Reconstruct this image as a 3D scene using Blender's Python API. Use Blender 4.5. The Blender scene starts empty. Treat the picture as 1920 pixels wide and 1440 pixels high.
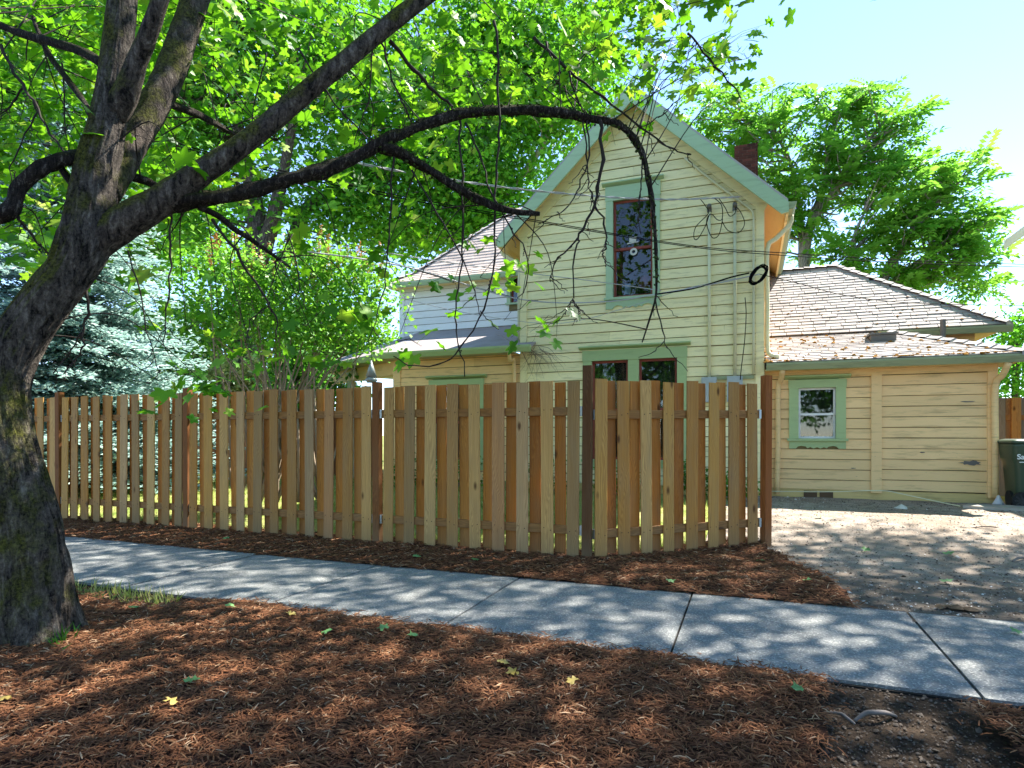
import bpy, math, random
import numpy as np
from mathutils import Matrix, Vector, noise as mnoise

random.seed(7)
RNG = np.random.default_rng(7)
R = math.radians
sc = bpy.context.scene

# ------------------------------------------------------------------ camera
F = 1148.0                      # focal length in photo pixels (photo frame is 1920 px wide)
HOR = 815.0                     # horizon row of the photo
EYE = 1.30
YAW = 21.2
cam_d = bpy.data.cameras.new('camera')
cam = bpy.data.objects.new('camera', cam_d)
sc.collection.objects.link(cam)
cam.location = (0, 0, EYE)
cam.rotation_euler = (R(90), 0, R(YAW))
cam_d.sensor_width = 36.0
cam_d.lens = F / 1920 * 36
cam_d.shift_y = (HOR - 720) / 1920
cam_d.clip_end = 900
sc.camera = cam

# ------------------------------------------------------------------ sky and sun
SUN_AZ, SUN_EL = 35.0, 51.0     # azimuth from +Y towards +X
w = bpy.data.worlds.new('World')
sc.world = w
w.use_nodes = True
wn = w.node_tree
wn.nodes.clear()
wo = wn.nodes.new('ShaderNodeOutputWorld')
wb = wn.nodes.new('ShaderNodeBackground')
ws = wn.nodes.new('ShaderNodeTexSky')
ws.sky_type = 'NISHITA'
ws.sun_disc = False
ws.sun_elevation = R(SUN_EL)
ws.sun_rotation = R(SUN_AZ)
ws.air_density = 0.85
ws.dust_density = 0.0
ws.ozone_density = 1.6
ws.altitude = 1800
wb.inputs['Strength'].default_value = 0.125
wn.links.new(ws.outputs[0], wb.inputs['Color'])
wn.links.new(wb.outputs[0], wo.inputs['Surface'])
SD = Vector((math.cos(R(SUN_EL)) * math.sin(R(SUN_AZ)), math.cos(R(SUN_EL)) * math.cos(R(SUN_AZ)), math.sin(R(SUN_EL))))
sl = bpy.data.lights.new('sun', 'SUN')
sl.energy = 4.6
sl.angle = R(0.53)
sl.color = (1.0, 0.95, 0.87)
so = bpy.data.objects.new('sun', sl)
sc.collection.objects.link(so)
so.rotation_euler = SD.to_track_quat('Z', 'Y').to_euler()
so.location = (6, 10, 30)

# ------------------------------------------------------------------ exposure
sc.view_settings.view_transform = 'Standard'
sc.view_settings.look = 'None'
sc.view_settings.gamma = 1.0
sc.view_settings.exposure = 2.08
sc.view_settings.use_curve_mapping = False
sc.render.engine = 'CYCLES'
sc.cycles.use_denoising = True
sc.cycles.max_bounces = 10
sc.cycles.diffuse_bounces = 6
sc.cycles.glossy_bounces = 3
sc.cycles.transmission_bounces = 6
sc.cycles.transparent_max_bounces = 8
sc.cycles.sample_clamp_indirect = 8

# ------------------------------------------------------------------ photo pixel -> point in the place
CA, SA = math.cos(R(YAW)), math.sin(R(YAW))
def ray(u, v):
    a = (u - 960) / F
    return Vector((-SA + a * CA, CA + a * SA, (HOR - v) / F))
def at_d(u, v, d):
    return Vector((0, 0, EYE)) + ray(u, v) * d
def at_y(u, v, y):
    r = ray(u, v)
    return Vector((0, 0, EYE)) + r * (y / r.y)
def at_z(u, v, z):
    r = ray(u, v)
    return Vector((0, 0, EYE)) + r * ((z - EYE) / r.z)
def xy(u, y):
    return at_y(u, HOR, y).x
def zy(u, v, y):
    return at_y(u, v, y).z
def project(P):
    P = np.asarray(P, float)
    dep = -SA * P[:, 0] + CA * P[:, 1]
    rt = CA * P[:, 0] + SA * P[:, 1]
    dd = np.where(np.abs(dep) < 1e-6, 1e-6, dep)
    return 960 + F * rt / dd, HOR - F * (P[:, 2] - EYE) / dd, dep

# ------------------------------------------------------------------ node materials
def lin(c):
    if isinstance(c, str):
        c = [int(c[i:i + 2], 16) / 255 for i in (0, 2, 4)]
        c = [x / 12.92 if x <= 0.04045 else ((x + 0.055) / 1.055) ** 2.4 for x in c]
    return (c[0], c[1], c[2], 1.0)
class Mt:
    def __init__(s, name, rough=0.8, spec=0.3):
        s.m = bpy.data.materials.new(name)
        s.m.use_nodes = True
        s.t = s.m.node_tree
        s.b = s.t.nodes['Principled BSDF']
        s.b.inputs['Roughness'].default_value = rough
        s.b.inputs['Specular IOR Level'].default_value = spec
        s.out = s.t.nodes['Material Output']
    def n(s, typ, **kw):
        nd = s.t.nodes.new(typ)
        for k, v in kw.items():
            setattr(nd, k, v)
        return nd
    def l(s, a, b):
        s.t.links.new(a, b)
    def setin(s, nd, key, v):
        if v is None:
            return
        if hasattr(v, 'is_output'):
            s.l(v, nd.inputs[key])
        else:
            if isinstance(v, (str, tuple, list)) and nd.inputs[key].type == 'RGBA':
                v = lin(v)
            nd.inputs[key].default_value = v
    def coord(s, kind='Object', scale=(1, 1, 1), loc=(0, 0, 0), rot=(0, 0, 0)):
        if kind == 'World':
            src = s.n('ShaderNodeNewGeometry').outputs['Position']
        else:
            src = s.n('ShaderNodeTexCoord').outputs[kind]
        mp = s.n('ShaderNodeMapping')
        mp.inputs['Scale'].default_value = scale
        mp.inputs['Location'].default_value = loc
        mp.inputs['Rotation'].default_value = rot
        s.l(src, mp.inputs['Vector'])
        return mp.outputs[0]
    def noise(s, vec, scale=5, detail=4, rough=0.55, dist=0.0):
        nd = s.n('ShaderNodeTexNoise')
        s.l(vec, nd.inputs['Vector'])
        nd.inputs['Scale'].default_value = scale
        nd.inputs['Detail'].default_value = detail
        nd.inputs['Roughness'].default_value = rough
        nd.inputs['Distortion'].default_value = dist
        return nd.outputs['Fac']
    def voro(s, vec, scale=5, out='Distance', feature='F1', rnd=1.0):
        nd = s.n('ShaderNodeTexVoronoi', feature=feature)
        s.l(vec, nd.inputs['Vector'])
        nd.inputs['Scale'].default_value = scale
        nd.inputs['Randomness'].default_value = rnd
        return nd.outputs[out]
    def ramp(s, fac, stops):
        nd = s.n('ShaderNodeValToRGB')
        s.l(fac, nd.inputs['Fac'])
        e = nd.color_ramp.elements
        while len(e) < len(stops):
            e.new(0.5)
        for i, (p, c) in enumerate(stops):
            e[i].position = p
            e[i].color = lin(c) if not isinstance(c, (int, float)) else (c, c, c, 1)
        return nd.outputs['Color']
    def mix(s, fac, a, b, blend='MIX'):
        nd = s.n('ShaderNodeMix', data_type='RGBA', blend_type=blend)
        s.setin(nd, 0, fac)
        s.setin(nd, 6, a)
        s.setin(nd, 7, b)
        return nd.outputs[2]
    def math(s, op, a, b=0.0):
        nd = s.n('ShaderNodeMath', operation=op)
        s.setin(nd, 0, a)
        s.setin(nd, 1, b)
        return nd.outputs[0]
    def attr(s, name='rnd'):
        return s.n('ShaderNodeAttribute', attribute_name=name).outputs['Fac']
    def base(s, c):
        s.setin(s.b, 'Base Color', c)
        return s
    def bump(s, h, strength=0.3, dist=0.01):
        nd = s.n('ShaderNodeBump')
        nd.inputs['Strength'].default_value = strength
        nd.inputs['Distance'].default_value = dist
        s.l(h, nd.inputs['Height'])
        s.l(nd.outputs[0], s.b.inputs['Normal'])
        return s

MATS = {}
def paint(name, col, dirt='6a5c3c', amount=0.5, rough=0.6, peel=True):
    m = Mt(name, rough, 0.25)
    v = m.coord('World', (0.9, 0.9, 7))
    streak = m.noise(v, 2.2, 6, 0.65)
    v2 = m.coord('World', (3, 3, 14))
    fine = m.noise(v2, 5, 6, 0.7)
    big = m.noise(m.coord('World'), 0.9, 3)
    rndv = m.n('ShaderNodeObjectInfo').outputs['Random']
    c0 = lin(col)
    light = tuple(min(1, x * 1.07) for x in c0[:3])
    dark = tuple(x * 0.90 for x in c0[:3])
    c = m.mix(rndv, dark, light)
    c = m.mix(m.ramp(big, [(0.35, 0.0), (0.75, 0.28 * amount)]), c, tuple(x * 0.72 for x in c0[:3]))
    c = m.mix(m.ramp(streak, [(0.52, 0.0), (0.78, 0.55 * amount)]), c, dirt)
    if peel:
        sp = m.noise(m.coord('World', (6, 6, 22)), 2.4, 5, 0.6)
        c = m.mix(m.ramp(sp, [(0.685, 0.0), (0.72, 0.75 * amount)]), c, '7d7568')
    c = m.mix(m.ramp(fine, [(0.40, 0.0), (0.75, 0.18)]), c, tuple(x * 0.68 for x in c0[:3]))
    m.base(c)
    m.bump(fine, 0.25, 0.004)
    MATS[name] = m.m
    return m
paint('cream_paint', 'f5e6b0', amount=1.1)
paint('warm_bounce_paint', 'f2cb90', amount=1.1)  # the house paint again, with warm ground bounce put into its colour
paint('soffit_paint', 'eed293', amount=0.3, peel=False)
paint('green_trim', 'a8ba84', dirt='5d6b4a', amount=0.5)
paint('teal_trim', 'acc29c', dirt='58685a', amount=0.55)
paint('light_paint', 'ecebe6', amount=0.4)
paint('gutter_paint', '9aa27c', dirt='52553f', amount=0.9)
paint('dirty_groove', '7a6a42', dirt='332a18', amount=1.0, peel=False)
paint('foundation', 'd8bd7c', dirt='4f4630', amount=1.0)
paint('red_sash', '8a4238', amount=0.4)
paint('white_vinyl', 'e2dfdc', amount=0.15, peel=False, rough=0.4)
paint('grey_pipe', '6c6964', amount=0.3, peel=False)
paint('conduit', 'd9d2ac', amount=0.4)
paint('ceiling_paint', 'b5ac94', amount=0.2, peel=False)

def simple(name, col, rough=0.7, spec=0.3, metal=0.0, var=0.15, scale=8):
    m = Mt(name, rough, spec)
    f = m.noise(m.coord('World'), scale, 4)
    c0 = lin(col)[:3]
    m.base(m.mix(f, tuple(x * (1 - var) for x in c0), tuple(min(1, x * (1 + var)) for x in c0)))
    m.b.inputs['Metallic'].default_value = metal
    MATS[name] = m.m
    return m
simple('black_cable', '0e0e10', 0.9, 0.05)
simple('grey_cable', 'a9a7ac', 0.5)
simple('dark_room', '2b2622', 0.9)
simple('galvanised', '9aa0a2', 0.4, 0.5, 0.8)
simple('rubber', '1b1c1d', 0.7)
simple('bin_plastic', '3a4a38', 0.42, 0.4, 0, 0.06, 20)
simple('white_print', 'dfe3dc', 0.6)
simple('red_lamp', 'a02f33', 0.5)
simple('blue_cloth', '9fc3e6', 0.8)
simple('stone_white', 'c9c4ba', 0.85)
simple('brown_box', '5b4733', 0.8)
simple('curtain_dark', '34322e', 0.95)
simple('wheel_grey', '2c2e30', 0.5)
simple('root_wood', '6e6660', 0.8)
simple('concrete_pad', '9c978c', 0.9, 0.2, 0, 0.2, 6)
simple('neighbour_paint', 'cfd0cc', 0.7)
simple('pink_rose', 'c9b4b4', 0.8)
simple('zinc_hood', '8d9492', 0.5, 0.4, 0.3)

# glass: clear pane with a mirror film that grows at glancing angles
m = Mt('glass')
tr = m.n('ShaderNodeBsdfTransparent'); tr.inputs[0].default_value = (0.72, 0.76, 0.74, 1)
gl = m.n('ShaderNodeBsdfGlossy'); gl.inputs['Roughness'].default_value = 0.02
fr = m.n('ShaderNodeFresnel'); fr.inputs['IOR'].default_value = 1.75
ms = m.n('ShaderNodeMixShader')
m.l(fr.outputs[0], ms.inputs[0]); m.l(tr.outputs[0], ms.inputs[1]); m.l(gl.outputs[0], ms.inputs[2])
m.l(ms.outputs[0], m.out.inputs['Surface'])
MATS['glass'] = m.m

# lace curtain
m = Mt('lace', 0.95, 0.1)
v = m.voro(m.coord('World'), 34, 'Distance', 'DISTANCE_TO_EDGE')
n2 = m.noise(m.coord('World'), 5, 5, 0.7)
m.base(m.mix(m.ramp(m.math('MULTIPLY', m.ramp(v, [(0.02, 1.0), (0.10, 0.0)]), n2), [(0.2, 0.0), (0.6, 0.8)]), '2b2a28', '8b8c86'))
MATS['lace'] = m.m

# fence lumber
def lumber(name, weather=0.4):
    m = Mt(name, 0.75, 0.2)
    oi = m.n('ShaderNodeObjectInfo')
    tc = m.n('ShaderNodeTexCoord').outputs['Object']
    ofs = m.n('ShaderNodeVectorMath', operation='SCALE')
    comb = m.n('ShaderNodeCombineXYZ')
    m.l(oi.outputs['Random'], comb.inputs[0]); m.l(oi.outputs['Random'], comb.inputs[1]); m.l(oi.outputs['Random'], comb.inputs[2])
    m.l(comb.outputs[0], ofs.inputs[0]); ofs.inputs['Scale'].default_value = 37.0
    add = m.n('ShaderNodeVectorMath', operation='ADD')
    m.l(tc, add.inputs[0]); m.l(ofs.outputs[0], add.inputs[1])
    def mp(scale):
        q = m.n('ShaderNodeMapping'); q.inputs['Scale'].default_value = scale
        m.l(add.outputs[0], q.inputs['Vector']); return q.outputs[0]
    kn = m.voro(mp((5.0, 5.0, 2.1)), 1.0, 'Distance')
    knot = m.ramp(kn, [(0.05, 1.0), (0.13, 0.0)])
    warp = m.noise(mp((5, 5, 0.9)), 1.0, 3, 0.5, 0.8)
    ring = m.n('ShaderNodeTexWave', wave_type='BANDS', bands_direction='X')
    ad2 = m.n('ShaderNodeVectorMath', operation='ADD')
    cx = m.n('ShaderNodeCombineXYZ')
    m.l(m.math('MULTIPLY', warp, 0.22), cx.inputs[0])
    m.l(mp((1, 1, 0.03)), ad2.inputs[0]); m.l(cx.outputs[0], ad2.inputs[1])
    m.l(ad2.outputs[0], ring.inputs['Vector'])
    ring.inputs['Scale'].default_value = 22; ring.inputs['Distortion'].default_value = 1.5
    ring.inputs['Detail'].default_value = 2
    fib = m.noise(mp((90, 90, 2.0)), 1.0, 4, 0.6)
    blot = m.noise(mp((7, 7, 1.6)), 1.0, 4, 0.6)
    c = m.mix(m.math('MULTIPLY', ring.outputs['Fac'], 0.32), oi.outputs['Color'], '8a5a2c', 'MULTIPLY')
    c = m.mix(m.ramp(fib, [(0.35, 0.0), (0.8, 0.4)]), c, '9a7040', 'MULTIPLY')
    c = m.mix(m.ramp(blot, [(0.42, 0.0), (0.78, weather)]), c, '7f7764')
    c = m.mix(m.math('MULTIPLY', knot, 0.85), c, '4a2812')
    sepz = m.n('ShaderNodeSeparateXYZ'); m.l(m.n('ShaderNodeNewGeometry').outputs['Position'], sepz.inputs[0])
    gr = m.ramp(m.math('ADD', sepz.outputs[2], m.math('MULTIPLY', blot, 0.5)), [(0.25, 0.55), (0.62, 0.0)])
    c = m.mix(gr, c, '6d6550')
    m.base(c)
    m.bump(fib, 0.35, 0.004)
    MATS[name] = m.m
lumber('picket_wood', 0.30)
lumber('post_wood', 0.15)

# concrete
m = Mt('concrete', 0.88, 0.25)
p = m.coord('World')
agg = m.voro(p, 120, 'Color')
big = m.noise(p, 1.3, 5, 0.6)
mid = m.noise(p, 9, 5, 0.6)
fin = m.noise(p, 160, 3, 0.6)
c = m.mix(m.ramp(big, [(0.3, 0.0), (0.7, 1.0)]), '6f7171', '848683')
c = m.mix(m.ramp(mid, [(0.45, 0.0), (0.8, 0.5)]), c, '5f615e')
c = m.mix(m.ramp(m.noise(p, 2.7, 6, 0.7, 0.5), [(0.56, 0.0), (0.72, 0.55)]), c, '4d4943')
sep = m.n('ShaderNodeSeparateColor'); m.l(agg, sep.inputs[0])
c = m.mix(m.ramp(sep.outputs[0], [(0.80, 0.0), (0.86, 0.55)]), c, 'b9b6ae')
c = m.mix(m.ramp(sep.outputs[1], [(0.80, 0.0), (0.86, 0.5)]), c, '4c4c4a')
m.base(c)
m.bump(m.math('ADD', fin, m.math('MULTIPLY', mid, 0.4)), 0.5, 0.004)
MATS['concrete'] = m.m
m = simple('joint_dirt', '1d1a16', 0.95)

# bark mulch (bed under the shreds, and the shreds)
m = Mt('mulch_bed', 0.95, 0.1)
p = m.coord('World')
f1 = m.voro(m.coord('World', (30, 90, 60), rot=(0, 0, 0.6)), 1.0, 'Color')
s1 = m.n('ShaderNodeSeparateColor'); m.l(f1, s1.inputs[0])
c = m.ramp(s1.outputs[0], [(0.0, '1c0f09'), (0.5, '3c251a'), (1.0, '66432e')])
m.base(c)
m.bump(s1.outputs[1], 0.8, 0.02)
MATS['mulch_bed'] = m.m
m = Mt('mulch_chip', 0.85, 0.15)
c = m.ramp(m.attr(), [(0.0, '342318'), (0.3, '69462f'), (0.65, '936243'), (0.9, 'b08a62'), (1.0, 'd8bc98')])
c = m.mix(m.noise(m.coord('World', (1, 1, 1)), 300, 2), c, '6a4229', 'MIX')
m.base(m.mix(m.ramp(m.noise(m.coord('World'), 2.6, 5, 0.65), [(0.38, 0.0), (0.68, 0.4)]), c, '43301f'))
MATS['mulch_chip'] = m.m

# ground: dark soil by the street, dry lawn in the yard
m = Mt('ground', 0.95, 0.1)
p = m.coord('World')
sp = m.n('ShaderNodeSeparateXYZ'); m.l(m.n('ShaderNodeNewGeometry').outputs['Position'], sp.inputs[0])
n1 = m.noise(p, 1.1, 5, 0.6); n2 = m.noise(p, 24, 5, 0.7)
soil = m.ramp(n2, [(0.3, '1d1712'), (0.7, '4a3d31')])
lawn = m.ramp(m.math('ADD', m.math('MULTIPLY', n1, 0.7), m.math('MULTIPLY', n2, 0.3)), [(0.35, '4f6a25'), (0.5, '8b9350'), (0.66, 'b2a576')])
m.base(m.mix(m.ramp(m.math('MULTIPLY', sp.outputs[1], 0.1), [(0.55, 0.0), (0.62, 1.0)]), soil, lawn))
m.bump(n2, 0.8, 0.03)
MATS['ground'] = m.m
m = Mt('driveway', 0.95, 0.15)
p = m.coord('World')
n1 = m.noise(p, 0.8, 5, 0.6); n2 = m.noise(p, 60, 5, 0.75); n3 = m.noise(p, 5, 5, 0.65)
c = m.mix(m.ramp(n1, [(0.35, 0.0), (0.65, 1.0)]), '9a8a7a', 'b0a294')
c = m.mix(m.ramp(n3, [(0.42, 0.0), (0.7, 0.7)]), c, '6a5d50')
c = m.mix(m.ramp(n2, [(0.52, 0.0), (0.72, 0.8)]), c, '453c34')
c = m.mix(m.ramp(m.voro(p, 42, 'Distance'), [(0.08, 0.45), (0.14, 0.0)]), c, 'bdb5aa')
spd = m.n('ShaderNodeSeparateXYZ'); m.l(m.n('ShaderNodeNewGeometry').outputs['Position'], spd.inputs[0])
street_dark = m.ramp(m.math('ADD', m.math('MULTIPLY', spd.outputs[1], 0.1), m.math('MULTIPLY', n1, 0.25)), [(0.62, 0.85), (0.86, 0.0)])
c = m.mix(street_dark, c, '3d362f')  # darker towards the street end
m.base(c)
m.bump(m.math('ADD', n2, n3), 0.7, 0.02)
MATS['driveway'] = m.m
m = Mt('gravel', 0.9, 0.2)
m.base(m.ramp(m.attr(), [(0.0, '2f2822'), (0.4, '6e6358'), (0.8, '9c948a'), (1.0, 'd6d0c6')]))
MATS['gravel'] = m.m

# roofs
def roofing(name, a, b, dark):
    m = Mt(name, 0.9, 0.2)
    rndv = m.n('ShaderNodeObjectInfo').outputs['Random']
    at_ = m.attr()
    p = m.coord('World')
    n2 = m.noise(p, 90, 3, 0.7); n1 = m.noise(p, 2.5, 4, 0.6)
    c = m.mix(m.math('FRACT', m.math('ADD', rndv, at_)), a, b)
    c = m.mix(m.ramp(n1, [(0.45, 0.0), (0.8, 0.4)]), c, dark)
    c = m.mix(m.ramp(n2, [(0.5, 0.0), (0.75, 0.5)]), c, dark)
    m.base(c); m.bump(n2, 0.5, 0.004)
    MATS[name] = m.m
roofing('shingle_grey', 'a39c9a', 'b8b0ad', '7d7570')
roofing('shingle_tan', 'b5a59b', 'c8b8ac', '8d7a6e')
roofing('roll_roofing', '9a918e', 'a79d9a', '6b625e')
simple('roof_joint', '3a3028', 0.95)
m = Mt('roof_moss', 0.95, 0.1)
m.base(m.ramp(m.noise(m.coord('World'), 30, 4), [(0.3, '5a4016'), (0.6, '9a6c28'), (0.8, '8a7a3a')]))
MATS['roof_moss'] = m.m
m = Mt('chimney_brick', 0.9, 0.15)
m.base(m.mix(m.n('ShaderNodeObjectInfo').outputs['Random'], '2c1b18', '4c2d27'))
m.bump(m.noise(m.coord('World'), 40, 4), 0.5, 0.01)
MATS['chimney_brick'] = m.m
simple('mortar', '4d4440', 0.95)

# bark with moss
def bark(name, c1, c2, moss, amount, sc_=1.0):
    m = Mt(name, 0.92, 0.15)
    p = m.coord('World', (9 * sc_, 9 * sc_, 2.2 * sc_))
    v = m.noise(p, 2.5, 7, 0.7, 0.6)
    fn = m.noise(m.coord('World'), 55 * sc_, 5, 0.7)
    c = m.ramp(m.math('ADD', m.math('MULTIPLY', v, 0.7), m.math('MULTIPLY', fn, 0.3)), [(0.40, c1), (0.54, c2), (0.70, '988f82')])
    big = m.noise(m.coord('World'), 3.2, 6, 0.65)
    geo = m.n('ShaderNodeNewGeometry')
    sx = m.n('ShaderNodeSeparateXYZ'); m.l(geo.outputs['Normal'], sx.inputs[0])
    up = m.math('SUBTRACT', m.math('MULTIPLY', sx.outputs[2], 0.30), m.math('MULTIPLY', sx.outputs[0], 0.08))
    k = m.math('ADD', big, up)
    c = m.mix(m.ramp(k, [(0.60 - amount, 0.0), (0.76 - amount, 0.9)]), c, m.ramp(fn, [(0.35, '1b1c0b'), (0.55, moss), (0.75, '7a7a30')]))
    m.base(c)
    m.bump(m.math('ADD', v, m.math('MULTIPLY', fn, 0.5)), 1.0, 0.05)
    MATS[name] = m.m
bark('maple_bark', '14110f', '5c544c', '55561c', 0.13)
bark('limb_bark', '14110f', '5a5048', '57581e', 0.16)
bark('mossy_branch', '14110f', '3a322c', '33331a', 0.10, 2.0)
bark('grey_bark', '6a635b', 'a59b90', '5d5c3a', -0.1)
bark('dark_bark', '2a2622', '5f564e', '40402a', -0.05)
simple('twig', '2e2620', 0.9)
simple('pale_twig', '8d7d69', 0.9)

# foliage: thin leaves that also let light through
def leafmat(name, cols, trans, tf=0.45, rough=0.5, spec=0.35):
    m = Mt(name, rough, spec)
    r = m.attr()
    k = len(cols) - 1
    c = m.ramp(r, [(i / k, x) for i, x in enumerate(cols)])
    m.base(c)
    tl = m.n('ShaderNodeBsdfTranslucent')
    m.l(m.mix(0.55, c, trans, 'MIX'), tl.inputs[0])
    mx = m.n('ShaderNodeMixShader'); mx.inputs[0].default_value = tf
    m.l(m.b.outputs[0], mx.inputs[1]); m.l(tl.outputs[0], mx.inputs[2])
    m.l(mx.outputs[0], m.out.inputs['Surface'])
    MATS[name] = m.m
leafmat('maple_leaf', ['1f5410', '377a18', '559622', '7aac2c', 'a9b83c'], '8acc1c', 0.5)
leafmat('far_maple_leaf', ['1a4a16', '2f7020', '529428', '86b43c'], '86d028', 0.5)
leafmat('ailanthus_leaf', ['35741f', '4f8e2a', '679f34', '82ae42'], '8cc840', 0.55)
leafmat('lilac_leaf', ['3a7a22', '579630', '7bb040', '9cc25a'], '8fd030', 0.45)
leafmat('spruce_needle', ['587a72', '7c9c94', '9fbab2', 'c2d6ce'], 'a8ccbe', 0.33, 0.6)
leafmat('shrub_leaf', ['24531a', '3b7324', '58903a'], '70b828', 0.4)
leafmat('hedge_leaf', ['7d8f4a', 'a3a860', 'c2bd80'], 'c0c860', 0.4)
leafmat('grass_blade', ['5c7a2c', '83984a', 'aeab6c', 'c6b884'], 'b8c850', 0.4)
leafmat('seed_head', ['9a6a3a', 'b98452', 'c79a72'], 'c8843c', 0.2)
leafmat('fallen_green', ['5f8a52', '6f9a5c'], '80b060', 0.2)
leafmat('fallen_yellow', ['a89248', 'c0a860'], 'c0a850', 0.2)
simple('moss_tuft', '3a4a18', 0.95)

# ------------------------------------------------------------------ mesh helpers
COL = sc.collection
class MB:
    def __init__(s):
        s.v, s.f, s.r = [], [], []
    def add(s, vs, fs, r=0.5):
        o = len(s.v)
        s.v += [tuple(q) for q in vs]
        s.f += [tuple(i + o for i in f) for f in fs]
        s.r += [r] * len(vs)
        return s
    def box(s, x0, x1, y0, y1, z0, z1, r=0.5):
        return s.add([(x0, y0, z0), (x1, y0, z0), (x1, y1, z0), (x0, y1, z0), (x0, y0, z1), (x1, y0, z1), (x1, y1, z1), (x0, y1, z1)],
                     [(3, 2, 1, 0), (4, 5, 6, 7), (0, 1, 5, 4), (1, 2, 6, 5), (2, 3, 7, 6), (3, 0, 4, 7)], r)
    def bevbox(s, sx, sy, sz, b=0.004, top=0.0):
        # centred in x,y; z from 0 to sz; chamfered vertical edges and a slightly uneven top
        p = [(-sx + b, -sy), (sx - b, -sy), (sx, -sy + b), (sx, sy - b), (sx - b, sy), (-sx + b, sy), (-sx, sy - b), (-sx, -sy + b)]
        n = 8
        vs = [(x, y, 0) for x, y in p] + [(x, y, sz + top * x / sx) for x, y in p]
        fs = [(i, (i + 1) % n, n + (i + 1) % n, n + i) for i in range(n)] + [tuple(range(n - 1, -1, -1)), tuple(range(n, 2 * n))]
        return s.add(vs, fs)
    def slab(s, pts, th, r=0.5):
        n = len(pts)
        lo = [(p[0], p[1], p[2] - th) for p in pts]
        fs = [tuple(range(n)), tuple(range(2 * n - 1, n - 1, -1))] + [(i, n + i, n + (i + 1) % n, (i + 1) % n) for i in range(n)]
        return s.add(list(pts) + lo, fs, r)
    def extr(s, pts, d, r=0.5):
        n = len(pts)
        lo = [(p[0] + d[0], p[1] + d[1], p[2] + d[2]) for p in pts]
        fs = [tuple(range(n)), tuple(range(2 * n - 1, n - 1, -1))] + [(i, n + i, n + (i + 1) % n, (i + 1) % n) for i in range(n)]
        return s.add(list(pts) + lo, fs, r)
    def tube(s, pts, rad, n=8, cap=True, r=0.5, fn=None):
        pts = [Vector(p) for p in pts]
        if not hasattr(rad, '__len__'):
            rad = [rad] * len(pts)
        up = Vector((0.13, 0.31, 0.94)).normalized()
        vs, fs = [], []
        prev = None
        for i, p in enumerate(pts):
            t = (pts[min(i + 1, len(pts) - 1)] - pts[max(i - 1, 0)])
            t = t.normalized() if t.length > 1e-9 else Vector((0, 0, 1))
            if prev is None:
                a = t.cross(up)
                if a.length < 0.05:
                    a = t.cross(Vector((1, 0, 0)))
            else:
                a = prev - t * prev.dot(t)
            a.normalize(); prev = a
            b = t.cross(a)
            for k in range(n):
                th = 2 * math.pi * k / n
                rr = rad[i] * (fn(i, k, th, p) if fn else 1)
                vs.append(p + (a * math.cos(th) + b * math.sin(th)) * rr)
        for i in range(len(pts) - 1):
            for k in range(n):
                k2 = (k + 1) % n
                fs.append((i * n + k, i * n + k2, (i + 1) * n + k2, (i + 1) * n + k))
        if cap:
            fs.append(tuple(range(n - 1, -1, -1)))
            fs.append(tuple(range((len(pts) - 1) * n, len(pts) * n)))
        return s.add(vs, fs, r)
    def mesh(s, name):
        me = bpy.data.meshes.new(name)
        me.from_pydata(s.v, [], s.f)
        a = me.attributes.new('rnd', 'FLOAT', 'POINT')
        a.data.foreach_set('value', np.array(s.r, np.float32))
        return me
    def build(s, name, mat, parent=None, smooth=False, **tags):
        return mkobj(name, s.mesh(name), mat, parent, smooth, **tags)

def mkobj(name, me, mat, parent=None, smooth=False, loc=None, color=None, **tags):
    if mat and not me.materials:
        me.materials.append(MATS[mat])
    if smooth:
        me.polygons.foreach_set('use_smooth', np.ones(len(me.polygons), bool))
    o = bpy.data.objects.new(name, me)
    COL.objects.link(o)
    if loc is not None:
        o.location = loc
    if color is not None:
        o.color = lin(color)
    if parent is not None:
        o.parent = parent
        if parent.type == 'EMPTY':
            o.matrix_parent_inverse = Matrix.Translation(-Vector(parent.location))
    for k, v in tags.items():
        o[k] = v
    return o
def thing(name, label, cat, loc=(0, 0, 0), group=None):
    o = bpy.data.objects.new(name, None)
    COL.objects.link(o)
    o.location = loc
    o.empty_display_size = 0.2
    o['label'] = label; o['category'] = cat
    if group:
        o['group'] = group
    return o
def raw_mesh(name, V, Fa, rnd=None):
    V = np.ascontiguousarray(V, np.float32); Fa = np.ascontiguousarray(Fa, np.int32)
    me = bpy.data.meshes.new(name)
    nf, k = Fa.shape
    me.vertices.add(len(V)); me.vertices.foreach_set('co', V.ravel())
    me.loops.add(nf * k); me.loops.foreach_set('vertex_index', Fa.ravel())
    me.polygons.add(nf); me.polygons.foreach_set('loop_start', np.arange(0, nf * k, k, dtype=np.int32))
    if rnd is not None:
        a = me.attributes.new('rnd', 'FLOAT', 'POINT')
        a.data.foreach_set('value', np.ascontiguousarray(rnd, np.float32))
    me.update(calc_edges=True)
    return me
def frames(nrm, spin):
    nrm = nrm / np.linalg.norm(nrm, axis=1, keepdims=True)
    ref = np.where(np.abs(nrm[:, 2:3]) < 0.9, np.array([[0, 0, 1.0]]), np.array([[1.0, 0, 0]]))
    a = np.cross(ref, nrm); a /= np.linalg.norm(a, axis=1, keepdims=True)
    b = np.cross(nrm, a)
    c, s_ = np.cos(spin)[:, None], np.sin(spin)[:, None]
    t = a * c + b * s_
    u = -a * s_ + b * c
    return np.stack([t, u, nrm], axis=2)
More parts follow.
